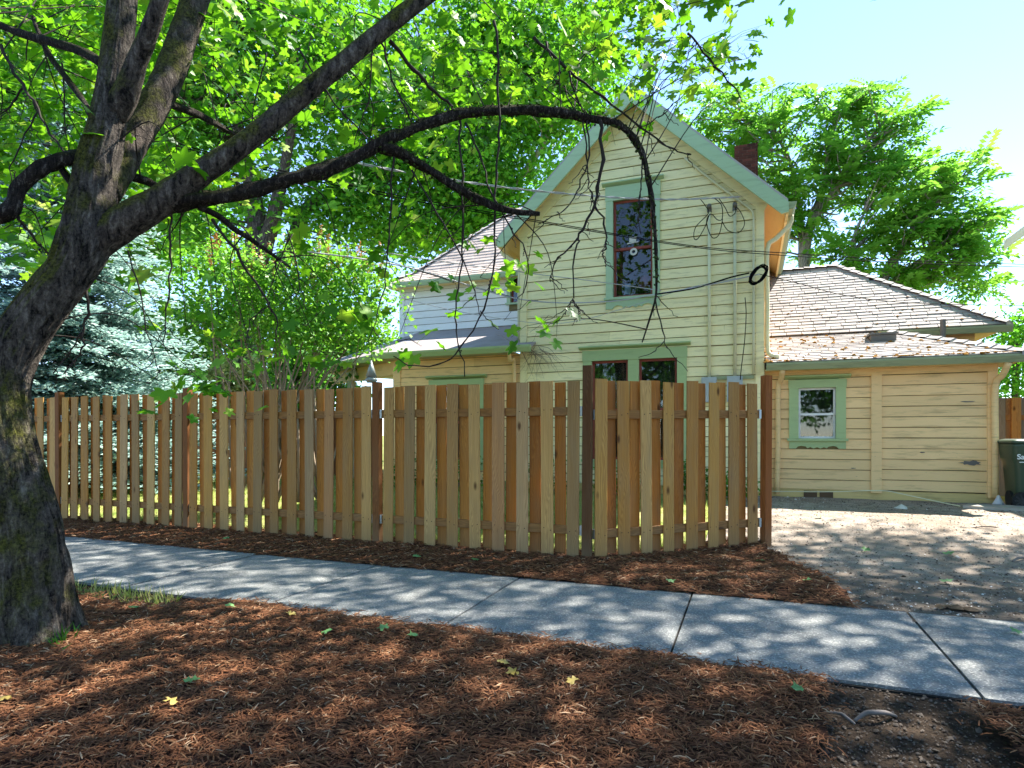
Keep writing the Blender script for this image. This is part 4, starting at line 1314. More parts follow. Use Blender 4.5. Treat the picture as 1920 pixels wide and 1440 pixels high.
bpy.context.view_layer.update()
fm = bpy.data.meshes.new_from_object(fo.evaluated_get(bpy.context.evaluated_depsgraph_get()))
fo2 = bpy.data.objects.new('lettering', fm); COL.objects.link(fo2); fo2.parent = wb_; fo2.matrix_parent_inverse = fo.matrix_parent_inverse.copy()
fo2.location = fo.location; fo2.rotation_euler = fo.rotation_euler
bpy.data.objects.remove(fo); fo2.name = 'lettering'
MB().box(tp.x + 0.03, tp.x + 0.16, BY - 0.334, BY - 0.318, tp.z - 0.05, tp.z - 0.038).build('lettering_underline', 'white_print', wb_)

# ------------------------------------------------------------------ utility wires and cables
def wire(name, label, pts, r=0.008, mat='black_cable', cat='wire', group=None, n=8, twist=0.0):
    P = smooth_path([at_d(*p) for p in pts], n)
    mb = MB()
    if twist:
        for ph in (0, math.pi):
            mb.tube([p + Vector((0.0, twist * math.cos(i * 1.1 + ph), twist * math.sin(i * 1.1 + ph))) for i, p in enumerate(P)], r, 5)
    else:
        mb.tube(P, r, 6)
    o = mb.build(name, mat, None, True, label=label, category=cat)
    if group: o['group'] = group
    return o
g_ = 'twin street wires crossing before the gable'
for dv in (0, 5):
    wire('utility_wire', 'black street wire sagging past the gable window and on over the low roof', [(-200, 95 + dv, 6.5), (0, 163 + dv, 7.0), (400, 288 + dv, 7.7), (700, 357 + dv, 8.3), (1000, 412 + dv * .6, 9.0), (1300, 461 + dv * .5, 9.7), (1500, 476 + dv, 10.1), (1700, 488 + dv, 10.6), (1960, 497 + dv, 11.4)], 0.0065, group=g_)
wire('utility_wire', 'thin black wire passing behind the leaning trunk towards the porch', [(-40, 190, 8.2), (160, 262, 8.6), (500, 400, 9.6), (760, 500, 10.4), (980, 562, 11.0)], 0.006)
wire('service_cable', 'pale twisted service cable attached beside the two masts', [(640, 300, 7.5), (800, 330, 8.2), (960, 353, 9.0), (1120, 368, 9.7), (1240, 374, 10.2), (1330, 372, 10.5), (1388, 369, 10.72)], 0.009, 'grey_cable', 'cable', twist=0.010, n=12)
hub = (1424, 514, 10.62)
wire('service_cable', 'pale cable rising from the upper storey to the corner coil', [(560, 470, 8.6), (760, 500, 9.6), (975, 561, 10.6), (1130, 566, 10.8), (1240, 550, 10.85), (1340, 532, 10.75), hub], 0.011, 'grey_cable', 'cable')
wire('service_cable', 'pale cable crossing below the upper window sill', [(700, 470, 9.2), (840, 492, 9.8), (990, 512, 10.5), (1120, 528, 10.8), (1240, 545, 10.85)], 0.007, 'grey_cable', 'cable')
wire('service_cable', 'thin slack cable hanging lowest across the gable', [(700, 545, 9.2), (860, 584, 10.0), (1010, 606, 10.6), (1090, 600, 10.9), (1190, 572, 10.9), (1290, 540, 10.85), (1380, 522, 10.7)], 0.005, 'grey_cable', 'cable')
wire('service_cable', 'thick black cable running down to the corner coil', [(1228, 552, 10.85), (1300, 541, 10.8), (1370, 520, 10.7), (1405, 512, 10.6)], 0.013, 'black_cable', 'cable')
wire('utility_wire', 'single thin wire leading from the corner coil over the rear roof', [hub, (1500, 532, 10.6), (1580, 553, 10.6), (1680, 566, 10.7), (1800, 571, 10.8), (1960, 573, 11.0)], 0.006)
mb = MB()
c0 = at_d(1422, 516, 10.45)
for k in range(8):
    P = []
    ph = random.uniform(0, 6); tl = random.uniform(-.10, .10); sr = random.uniform(.72, 1.15)
    for i in range(25):
        a = 6.283 * i / 24 + ph
        P.append(c0 + Vector((0.105 * sr * math.cos(a) * random.uniform(.95, 1.05) * (1 + .02 * k) + 0.07 * math.sin(a), tl * math.cos(a) - 0.02 * (k % 3), 0.14 * sr * math.sin(a) + 0.012 * math.cos(3 * a + k))))
    mb.tube(P, 0.0085, 5)
mb.build('cable_coil', 'black_cable', None, True, label='coil of black cable hung on the house corner', category='cable coil')
def loop(label, pts, r=0.007):
    wire('cable_loop', label, pts, r, 'black_cable', 'cable', n=6)
loop('black cable loop joining the service drop to the first mast', [(1312, 372, 10.5), (1322, 385, 10.55), (1328, 400, 10.6), (1305, 425, 10.55), (1301, 445, 10.5), (1308, 448, 10.5), (1322, 425, 10.55), (1330, 402, 10.6)])
loop('black cable loop drooping between both masts', [(1340, 372, 10.5), (1353, 385, 10.5), (1354, 410, 10.5), (1345, 412, 10.5), (1335, 402, 10.55), (1328, 405, 10.6), (1325, 420, 10.55), (1335, 445, 10.5), (1348, 440, 10.5), (1355, 410, 10.5)])
loop('black cable loop circling the second mast', [(1348, 372, 10.5), (1360, 390, 10.5), (1368, 405, 10.5), (1378, 400, 10.55), (1380, 388, 10.6), (1390, 400, 10.5), (1396, 420, 10.5), (1385, 436, 10.5), (1365, 432, 10.5), (1354, 415, 10.5)])
wire('hanging_cable', 'loose black cable hanging down the wall by the corner', [(1397, 558, 10.7), (1399, 590, 10.6), (1396, 640, 10.55), (1390, 690, 10.6), (1388, 712, 10.65)], 0.008)
wire('garden_cord', 'pale thin hose strung along the base of the yellow wall', [(1436, 921, 10.5), (1550, 922, 10.0), (1650, 920, 9.75), (1690, 926, 9.6), (1760, 941, 9.3), (1800, 949, 9.0)], 0.008, 'conduit', 'cord')  # a thin pale cord along the foot of the wall

# ------------------------------------------------------------------ small things lying about
def maple_outline(simple_=False):
    if simple_:
        a = [(-90, .12), (-24, .66), (8, .5), (38, .9), (64, .56), (90, 1.0), (116, .56), (142, .9), (172, .5), (204, .66)]
    else:
        h = [(-45, .48), (-22, .66), (-6, .56), (7, .50), (24, .78), (38, .92), (50, .74), (64, .55), (78, .80)]
        a = [(-90, .10)] + h + [(90, 1.0)] + [(180 - t, r_) for t, r_ in reversed(h)]
    pts = [(0, 0.12, 0.02)]
    for t, r_ in a:
        x, y = r_ * math.cos(R(t)), r_ * math.sin(R(t))
        pts.append((x, y, 0.10 * abs(x) - 0.16 * y * y * (y > 0) - 0.10 * x * x))
    n = len(a)
    return np.array(pts), np.array([(0, 1 + i, 1 + (i + 1) % n) for i in range(n)])
LEAF_T, LEAF_F = maple_outline()
LEAF_S, LEAF_SF = maple_outline(True)
def fallen(u, v, zf, size, mat, label, group):
    p = at_z(u, v, 0.05)
    z = zf(p.x, p.y) + 0.022
    Vv = LEAF_T.copy() * size
    th = random.uniform(0, 6.28)
    Vv[:, 2] = np.abs(np.random.default_rng(int(u)).normal(0, 0.16, len(Vv))) * size
    me = raw_mesh('fallen_leaf', Vv, LEAF_F, np.full(len(Vv), random.random()))
    o = mkobj('fallen_leaf', me, mat, None, False, loc=(p.x, p.y, z), label=label, category='leaf', group=group)
    o.rotation_euler = (random.uniform(-.3, .3), random.uniform(-.3, .3), th)
for u, v in ((430, 1152), (363, 1295), (250, 1148), (610, 1200), (770, 1207), (1500, 1310), (720, 1193)):
    fallen(u, v, near_z, 0.05, 'fallen_green', 'green maple leaf lying on the mulch near the street', 'green leaves fallen on the street side mulch')
for u, v in ((5, 1328), (326, 1342), (965, 1280), (1076, 1300), (546, 1168), (940, 1260)):
    fallen(u, v, near_z, 0.05, 'fallen_yellow', 'yellowed maple leaf lying on the mulch near the street', 'yellow leaves fallen on the street side mulch')
for u, v in ((890, 1052), (780, 1048), (1425, 1055), (1255, 1092), (1510, 1098), (425, 1012)):
    fallen(u, v, far_z, 0.055, 'fallen_green', 'green maple leaf lying on the mulch strip by the fence', 'leaves fallen along the fence mulch')
for u, v in ((1776, 1042), (1775, 1089), (1620, 1035), (1535, 990)):
    fallen(u, v, lambda x, y: ground_h(x, y) + 0.02, 0.07, 'fallen_green', 'green leaf lying on the gravel driveway', 'leaves fallen on the driveway')
fallen(1900, 1183, lambda x, y: 0.03, 0.05, 'fallen_green', 'small green leaf on the concrete slab by the driveway', 'leaves on concrete')
p = at_z(1690, 955, 0.2)
mb = MB(); blob(mb, (p.x, p.y, 0.215), 0.11, 0.6)
mb.build('rock', 'stone_white', None, label='flat pale stone in front of the yellow wall', category='rock')
p = at_z(1890, 958, 0.2)
mb = MB().extr([(p.x - 0.55, p.y - 0.02, 0.215), (p.x + 0.1, p.y - 0.22, 0.215), (p.x + 0.5, p.y - 0.1, 0.215), (p.x + 0.45, p.y + 0.3, 0.215), (p.x - 0.4, p.y + 0.28, 0.215)], (0, 0, 0.045))
mb.build('paving_stone', 'concrete_pad', None, label='broken flat concrete paver under the downspout corner', category='paver')
p = at_y(1871, 938, YS - 0.12)
MB().tube([(p.x, YS - 0.15, 0.215), (p.x, YS - 0.15, 0.24), (p.x, YS - 0.15, 0.36)], [0.085, 0.07, 0.012], 14).build('splash_cone', 'white_vinyl', None, True, label='white cone set under the corner downspout', category='cone')
def stick(name, label, pts, r, mat='root_wood', z=0.02):
    P = smooth_path([at_z(u, v, z + dz) for u, v, dz in pts], 6)
    n = len(P)
    MB().tube(P, [r * (0.55 + 0.45 * math.sin(math.pi * (i + 1) / (n + 1))) for i in range(n)], 7).build(name, mat, None, True, label=label, category='root' if 'root' in name else 'stick')
stick('tree_root', 'curved bare root in the dark soil by the sidewalk', [(1602, 1352, -.02), (1622, 1338, .01), (1640, 1336, .02), (1662, 1337, .01), (1680, 1343, -.02)], 0.012)
stick('tree_root', 'forked thin root beside the curved one', [(1545, 1336, -.01), (1575, 1338, .01), (1588, 1346, .01), (1603, 1358, -.01)], 0.008)
stick('fallen_stick', 'curved grey stick on the shaded driveway', [(1898, 1052, .03), (1912, 1046, .05), (1930, 1045, .04)], 0.012, 'root_wood', 0.03)
stick('fallen_stick', 'thin straight stick lying beside the curved one', [(1885, 1043, .03), (1920, 1042, .03)], 0.006, 'twig', 0.03)
stick('fallen_stick', 'short twig with dry leaves on the sunny gravel', [(1820, 990, .05), (1850, 987, .07), (1880, 990, .05)], 0.006, 'twig', 0.12)
p = at_z(1803, 1142, 0.03)
mb = MB()
for i in range(9):
    blob(mb, (p.x + rg_.uniform(-.13, .10), p.y + rg_.uniform(-.03, .05), 0.035), rg_.uniform(0.02, 0.05), 0.4)
mb.build('leaf_litter', 'brown_box', None, label='small heap of dry litter at the sidewalk edge', category='litter')

# ------------------------------------------------------------------ neighbouring house: only the tip of its eave shows
nh = thing('neighbor_house', 'pale grey neighboring house whose eave tip shows against the sky', 'house', (10.4, 15.5, 0.2))
tip = at_d(1885, 459, 16.0)
NX0, NX1, NY0, NY1 = tip.x + 0.55, tip.x + 8.0, 10.6, tip.y - 0.35
nax = (NX0 + NX1) / 2; hw = nax - tip.x
nz = lambda x: tip.z + 0.12 + (hw - abs(x - nax)) * 0.5
for y in (NY0, NY1):
    MB().add([(NX0, y, 0.2), (NX1, y, 0.2), (NX1, y, nz(NX1) - .1), (nax, y, nz(nax) - .1), (NX0, y, nz(NX0) - .1)], [(0, 1, 2, 3, 4)]).build('wall', 'neighbour_paint', nh)
for x in (NX0, NX1):
    MB().add([(x, NY0, 0.2), (x, NY1, 0.2), (x, NY1, nz(x) - .1), (x, NY0, nz(x) - .1)], [(0, 1, 2, 3)]).build('wall', 'neighbour_paint', nh)
for s_ in (-1, 1):
    e_ = nax + s_ * hw
    MB().slab([(nax, NY0 - .35, nz(nax)), (e_, NY0 - .35, nz(e_)), (e_, tip.y, nz(e_)), (nax, tip.y, nz(nax))][::s_], 0.07).build('roof', 'shingle_grey', nh)
    MB().slab([(nax, NY0 - .3, nz(nax) - .1), (e_, NY0 - .3, nz(e_) - .1), (e_, tip.y - .04, nz(e_) - .1), (nax, tip.y - .04, nz(nax) - .1)][::s_], 0.02).build('soffit', 'gutter_paint', nh)
    MB().box(min(e_, e_ + s_ * .03), max(e_, e_ + s_ * .03), NY0 - .35, tip.y, nz(e_) - .24, nz(e_) - .02).build('fascia', 'light_paint', nh)
for zc in (1.6, 4.6):
    wn_ = MB().box(NX0 - .04, NX0 - .003, 14.0, 15.1, zc - .7, zc + .7).build('window', 'white_vinyl', nh)
    MB().add([(NX0 - .045, 14.1, zc - .6), (NX0 - .045, 15.0, zc - .6), (NX0 - .045, 15.0, zc + .6), (NX0 - .045, 14.1, zc + .6)], [(0, 3, 2, 1)]).build('pane', 'dark_room', wn_)
#SPLIT-TREES
# ================================================================== TREES AND SHRUBS
def bark_fn(seed, amp, kth=7, ks=3.0):
    def fn(i, k, th, p):
        c, q = math.cos(th), math.sin(th)
        return 1 + amp * mnoise.noise((c * kth * .5 + seed + p.x * ks, q * kth * .5 + p.y * ks, p.z * ks)) + amp * 0.7 * mnoise.noise((c * 6 + seed + p.x * ks * 4, q * 6 + p.y * ks * 4, p.z * ks * 4))
    return fn
def limb(parent, name, pts, mat, n=14, amp=0.10, sub=7, seed=0.0):
    """pts: (u, v, depth, half width in photo px)"""
    P = smooth_path([at_d(u, v, d) for u, v, d, h in pts], sub)
    rr = interp([h * d / F for u, v, d, h in pts], sub)
    MB().tube(P, rr, n, True, 0.5, bark_fn(seed, amp)).build(name, mat, parent, True)
    return P, rr
def arr(P): return np.array([tuple(p) for p in P])

# ---- the leaning street maple
base = at_z(45, 1212, 0.0)
maple = thing('maple_tree', 'leaning mossy street maple with spreading low branches beside the sidewalk', 'tree', tuple(base))
D0 = 3.78
tr = [(52, 1248, D0, 92), (51, 1200, D0, 80), (54, 1100, D0, 68), (46, 1000, D0, 59), (30, 913, D0, 53), (14, 847, D0, 49), (4, 780, D0, 46), (4, 730, 3.8, 44), (18, 675, 3.82, 43), (53, 610, 3.85, 42), (97, 552, 3.88, 40), (132, 507, 3.91, 40), (158, 455, 3.94, 44), (170, 400, 3.97, 41), (176, 350, 3.99, 38), (182, 310, 4.0, 36), (198, 248, 4.02, 32), (212, 175, 4.05, 29), (222, 80, 4.1, 26), (232, -20, 4.15, 23), (246, -160, 4.2, 20), (270, -340, 4.3, 16), (300, -600, 4.5, 11)]
P = smooth_path([at_d(u, v, d) for u, v, d, h in tr], 14)
rr = interp([h * d / F for u, v, d, h in tr], 14)
def trunk_fn(i, k, th, p):
    ridge = mnoise.noise((math.cos(th) * 5.5, math.sin(th) * 5.5, p.z * 1.1))
    fine = mnoise.noise((math.cos(th) * 13, math.sin(th) * 13, p.z * 3.0 + 4))
    root = max(0, 0.42 - p.z) / 0.42
    fl = 1 + 0.22 * root * root * (1 + math.sin(th * 4 + 1.0))
    f2 = mnoise.noise((math.cos(th) * 24, math.sin(th) * 24, p.z * 5.0 + 9))
    return fl * (1.02 + 0.05 * ridge - 0.075 * (1 - abs(fine) * 2.2) * (abs(fine) < .45) - 0.03 * abs(f2))
MB().tube(P, rr, 104, True, 0.5, trunk_fn).build('trunk', 'maple_bark', maple, True)
LIMBS = [arr(P[95:])]
def ml(name, pts, mat='limb_bark', n=16, amp=0.10, seed=0.0):
    P_, r_ = limb(maple, name, pts, mat, n, amp, 7, seed)
    LIMBS.append(arr(P_))
    return P_
ml('limb', [(215, 215, 4.03, 24), (235, 178, 4.0, 22), (256, 120, 3.98, 18), (273, 78, 3.95, 16), (300, 0, 3.9, 14), (350, -180, 3.9, 11), (420, -400, 4.0, 6)], seed=1)
ml('limb', [(192, 360, 4.05, 30), (224, 305, 4.2, 29), (257, 250, 4.35, 27), (290, 195, 4.45, 27), (316, 145, 4.55, 26), (340, 78, 4.65, 25), (365, 0, 4.75, 23), (420, -200, 4.9, 20), (520, -480, 5.2, 12)], seed=2)
ml('limb', [(160, 468, 3.95, 34), (210, 432, 3.98, 32), (265, 398, 4.0, 29), (320, 364, 4.04, 27), (380, 322, 4.08, 22), (440, 282, 4.13, 19.5), (500, 236, 4.18, 18), (560, 184, 4.25, 17.5), (625, 132, 4.3, 17), (690, 78, 4.4, 16), (770, 15, 4.5, 15), (900, -90, 4.7, 15), (1080, -260, 5.0, 9)], seed=3)
ml('mossy_branch', [(318, 385, 4.05, 17), (380, 374, 4.1, 14), (440, 364, 4.18, 13), (505, 346, 4.28, 13), (560, 333, 4.36, 12.5), (615, 317, 4.45, 12), (660, 298, 4.52, 11.5), (715, 268, 4.6, 11), (760, 248, 4.68, 9.5), (810, 228, 4.76, 9), (870, 213, 4.85, 8.5), (930, 208, 4.93, 8), (1000, 207, 5.0, 8), (1060, 213, 5.06, 7.5), (1110, 222, 5.1, 7.5), (1150, 229, 5.14, 7), (1180, 250, 5.16, 6.5), (1203, 285, 5.18, 6), (1215, 330, 5.19, 5), (1223, 385, 5.2, 4), (1229, 450, 5.2, 3.2), (1231, 520, 5.2, 2.6), (1229, 560, 5.2, 2), (1216, 605, 5.2, 1.4), (1204, 642, 5.2, 1)], 'mossy_branch', 10, 0.55, 4)
ml('mossy_branch', [(712, 276, 4.6, 9), (745, 285, 4.62, 9), (790, 310, 4.66, 9), (840, 342, 4.7, 8.5), (885, 368, 4.74, 7.5), (930, 388, 4.77, 7), (975, 398, 4.8, 5.5), (1012, 401, 4.82, 4)], 'mossy_branch', 10, 0.5, 5)
ml('mossy_branch', [(160, 296, 3.98, 15), (125, 298, 3.9, 13), (95, 308, 3.85, 13), (62, 328, 3.8, 13), (38, 352, 3.78, 14), (26, 385, 3.75, 14), (8, 400, 3.72, 15), (-40, 402, 3.7, 14), (-120, 380, 3.7, 11)], 'mossy_branch', 12, 0.35, 6)
ml('mossy_branch', [(135, 345, 3.95, 7), (118, 320, 3.95, 7), (105, 300, 3.95, 6)], 'mossy_branch', 8, 0.3, 7)
ml('mossy_branch', [(190, 118, 4.1, 8), (150, 95, 4.2, 8), (100, 80, 4.3, 8), (30, 60, 4.4, 7), (-60, 20, 4.5, 5)], 'mossy_branch', 8, 0.3, 8)
ml('mossy_branch', [(172, 218, 4.05, 6), (150, 180, 4.2, 6), (120, 140, 4.3, 5), (90, 100, 4.4, 5), (60, 30, 4.5, 3)], 'mossy_branch', 8, 0.3, 9)
ml('mossy_branch', [(235, 328, 4.3, 9), (275, 340, 4.4, 8), (300, 352, 4.5, 5)], 'mossy_branch', 8, 0.3, 10)
ml('mossy_branch', [(318, 195, 4.6, 7), (370, 215, 4.9, 7), (410, 235, 5.2, 6), (440, 250, 5.4, 4), (520, 262, 5.8, 3)], 'mossy_branch', 8, 0.3, 11)
ml('mossy_branch', [(372, 388, 4.1, 6), (410, 405, 4.15, 5.5), (440, 430, 4.2, 5), (480, 455, 4.3, 4), (545, 502, 4.4, 2.5)], 'mossy_branch', 8, 0.3, 12)
# thin hanging twigs, most of them dead
tw = MB(); rj = random.Random(77)
def twig(pts, d0, d1, h0=2.2, h1=0.9):
    n = len(pts)
    Q = smooth_path([at_d(u, v, d0 + (d1 - d0) * i / (n - 1)) for i, (u, v) in enumerate(pts)], 4)
    m_ = len(Q)
    Q = [q + Vector((rj.gauss(0, .007), rj.gauss(0, .007), rj.gauss(0, .005))) for q in Q]
    tw.tube(Q, [(h0 + (h1 - h0) * i / (m_ - 1)) * d0 / F * (1.25 if i % 4 == 0 else 1.0) for i in range(m_)], 5, True)
    return Q
TW = [([(1125, 226), (1128, 300), (1119, 352), (1114, 385), (1092, 432), (1084, 448), (1077, 480), (1075, 560)], 5.1, 5.1, 3.6, 1.2),
      ([(1084, 448), (1045, 486), (1030, 530)], 5.1, 5.1, 1.8, .9), ([(1114, 385), (1134, 420), (1137, 468), (1130, 476), (1138, 500)], 5.1, 5.1, 2, 1),
      ([(1075, 560), (1060, 590)], 5.1, 5.1, 1.2, .8), ([(1075, 560), (1087, 585)], 5.1, 5.1, 1.2, .8),
      ([(1095, 222), (1100, 290), (1105, 340), (1112, 380)], 5.08, 5.1, 1.6, 1), ([(1100, 225), (1104, 290), (1085, 350), (1060, 390), (1010, 420)], 5.08, 5.0, 1.8, .8),
      ([(1204, 300), (1204, 330), (1200, 372), (1198, 440)], 5.18, 5.2, 1.6, .8), ([(1229, 550), (1241, 620), (1250, 652)], 5.2, 5.2, 1.5, .8),
      ([(862, 212), (866, 330), (868, 440), (858, 540), (856, 610), (862, 650), (873, 705)], 4.85, 4.8, 2.2, 1),
      ([(928, 40), (935, 150), (936, 250), (930, 330), (926, 410), (928, 490), (905, 580), (865, 650), (820, 686), (765, 684), (740, 668)], 4.9, 4.75, 2.4, 1),
      ([(872, 230), (898, 290), (922, 360), (958, 425), (984, 470), (986, 535), (970, 560)], 4.85, 4.85, 2, .8),
      ([(738, 290), (733, 370), (726, 470), (715, 560), (690, 640)], 4.62, 4.6, 2, .8), ([(772, 318), (820, 400), (860, 470), (890, 545), (900, 590)], 4.65, 4.7, 1.8, .8),
      ([(1000, 70), (1064, 128), (1130, 182), (1200, 238), (1262, 280), (1296, 290)], 5.3, 5.2, 3, 1), ([(1066, 128), (1110, 92), (1150, 62)], 5.3, 5.4, 1.6, .8),
      ([(1064, 128), (1085, 190), (1110, 240)], 5.3, 5.1, 2.2, 1), ([(1022, 80), (1050, 140), (1080, 215)], 5.3, 5.1, 2, 1), ([(1200, 238), (1240, 215), (1280, 180)], 5.2, 5.3, 1.2, .7),
      ([(730, 75), (775, 130), (812, 170), (838, 190), (852, 210)], 4.5, 4.85, 4, 2), ([(714, 75), (735, 150), (760, 205), (772, 232)], 4.5, 4.7, 2, 1),
      ([(318, 395), (320, 480), (316, 560), (305, 640)], 4.1, 4.1, 2.2, 1), ([(240, 470), (262, 545), (275, 620), (300, 700)], 4.0, 4.1, 1.6, .8),
      ([(395, 410), (440, 470), (490, 545), (512, 580), (520, 632)], 4.15, 4.2, 3, 1.2), ([(505, 566), (470, 600), (460, 640)], 4.2, 4.2, 1.6, .8), ([(540, 430), (560, 520), (575, 580)], 4.3, 4.3, 1.4, .8), ([(545, 440), (510, 530), (500, 560)], 4.3, 4.3, 1.3, .8),
      ([(140, 500), (160, 545), (163, 590), (155, 622), (157, 652), (140, 675), (118, 702)], 3.95, 3.95, 3.2, 1), ([(155, 622), (135, 655), (100, 702)], 3.95, 3.95, 1.8, .8),
      ([(0, 85), (42, 158), (62, 190), (95, 250), (130, 292)], 4.2, 4.0, 3, 1.5), ([(44, 165), (20, 200), (0, 218)], 4.2, 4.2, 2, 1), ([(64, 192), (64, 220), (28, 285), (20, 340)], 4.2, 4.2, 1.8, .9),
      ([(118, 120), (122, 200), (128, 290)], 4.3, 4.3, 1.6, 1), ([(395, 300), (330, 420), (300, 470)], 4.2, 4.2, 1.2, .8), ([(500, 100), (480, 180), (470, 260)], 4.4, 4.4, 1.5, .8),
      ([(700, 85), (690, 190), (660, 270)], 4.5, 4.5, 1.5, .8), ([(560, 90), (610, 170), (680, 250), (715, 270)], 4.6, 4.6, 1.8, 1), ([(30, 405), (60, 440), (100, 485)], 3.8, 3.9, 3, 1.2), ([(1290, 60), (1330, 110), (1372, 160), (1390, 185)], 5.6, 5.6, 2, 1)]
for t in TW: twig(*t)
rt = random.Random(3)
for t in TW:
    for k in range(4):
        i = rt.randrange(0, len(t[0]) - 1); f_ = rt.random()
        u = t[0][i][0] + (t[0][i + 1][0] - t[0][i][0]) * f_; v = t[0][i][1] + (t[0][i + 1][1] - t[0][i][1]) * f_
        a = rt.uniform(-1, 1); L = rt.uniform(15, 55)
        d = (t[1] + t[2]) / 2
        twig([(u, v), (u + L * math.sin(a) * .5, v + L * .4), (u + L * math.sin(a) * 1.3, v + L * (.7 + .3 * rt.random()))], d, d + rt.uniform(-.15, .15), 1.0, .5)
# leafy sprays in view
VL = [(-60, 470), (0, 430), (100, 440), (200, 330), (300, 400), (400, 360), (500, 330), (600, 350), (700, 330), (800, 320), (900, 300), (1000, 270), (1100, 225), (1180, 165), (1250, 150), (1300, 170), (1350, 150), (1400, 120), (1425, 90)]
vl = lambda u: float(np.interp(u, [q[0] for q in VL], [q[1] for q in VL]))
rs = np.random.default_rng(17)
CL = []
while len(CL) < 255:
    u = rs.uniform(-120, 1400); lo = vl(u)
    v = rs.uniform(-140, lo)
    if u > 1240 and v < 60 and rs.random() < 0.5: continue
    if rs.random() < 0.55 * max(0, (v - lo + 160) / 160) : continue
    CL.append((u, v, rs.uniform(5.0, 8.6) if u > 350 else rs.uniform(4.6, 7.5), 0.36, 20))
CL += [(u, v, d, 0.20, n) for u, v, d, n in ((640, 570, 4.9, 9), (690, 600, 4.9, 8), (745, 640, 4.9, 6), (575, 610, 4.8, 8), (470, 650, 4.7, 7), (410, 590, 4.6, 8), (440, 500, 4.7, 6), (350, 620, 4.5, 8), (330, 690, 4.5, 12), (380, 715, 4.5, 9), (300, 715, 4.4, 8),
      (285, 560, 4.5, 10), (260, 510, 4.5, 9), (900, 520, 5.2, 9), (950, 520, 5.2, 9), (865, 450, 5.2, 6), (850, 530, 5.2, 6), (1015, 606, 5.2, 5), (1045, 605, 5.2, 3), (975, 580, 5.2, 3), (1380, 175, 5.8, 8), (1400, 110, 5.9, 7), (1345, 130, 5.9, 7), (290, 265, 4.1, 5), (320, 290, 4.1, 5), (60, 450, 4.2, 8), (90, 480, 4.2, 8), (110, 400, 4.3, 7), (640, 500, 5.2, 6), (720, 470, 5.4, 8), (700, 540, 5.0, 6), (600, 660, 5.0, 5), (670, 350, 5.5, 14), (560, 400, 5.5, 12), (760, 400, 5.6, 12), (800, 450, 5.6, 8))]
for _k in range(30):
    CL.append((rs.uniform(-80, 170), rs.uniform(180, 480), rs.uniform(5.0, 7.5), 0.34, 17))
for _k in range(14):
    CL.append((rs.uniform(230, 420), rs.uniform(300, 480), rs.uniform(5.2, 7.5), 0.30, 14))
LP = np.concatenate(LIMBS)
pos, nrm, siz = [], [], []
lt = MB()
for (u, v, d, r_, n_) in CL:
    c = np.array(at_d(u, v, d))
    dist_ = np.sqrt(((LP - c) ** 2).sum(1)); near_ = np.where(dist_ < dist_.min() * 1.2 + 0.15)[0]
    j = rs.choice(near_)
    s0 = LP[j]
    mid = (s0 + c) / 2 + np.array([0, 0, 0.18]) + rs.normal(0, 0.08, 3)
    if rs.random() < 0.35 or r_ < 0.3:
        lt.tube(smooth_path([s0, mid, c], 6), interp([0.006, 0.004, 0.002], 6), 5)
    k0 = max(2, n_ // 4)
    for k in range(k0):
        e = c + rs.normal(0, r_ * 0.8, 3) * np.array([1, 1, 0.6]) - np.array([0, 0, 0.05])
        lt.tube([Vector(c), Vector((c + e) / 2 + np.array([0, 0, .04])), Vector(e)], [0.0028, 0.0022, 0.0014], 4)
        for q in range(max(2, n_ // k0 + (rs.random() < .5))):
            f_ = rs.uniform(0.35, 1.1)
            pos.append(c + (e - c) * f_ + rs.normal(0, 0.075, 3) - np.array([0, 0, 0.03]))
pos = np.array(pos)
N = len(pos)
nrm = np.column_stack([rs.normal(0, 0.55, N), rs.normal(0, 0.55, N) - 0.15, rs.uniform(0.3, 1.0, N)])
crown = [scatter(LEAF_T, LEAF_F, pos, frames(nrm, rs.uniform(0, 6.28, N)), rs.uniform(0.045, 0.118, N), rs.random(N) ** 1.2)]
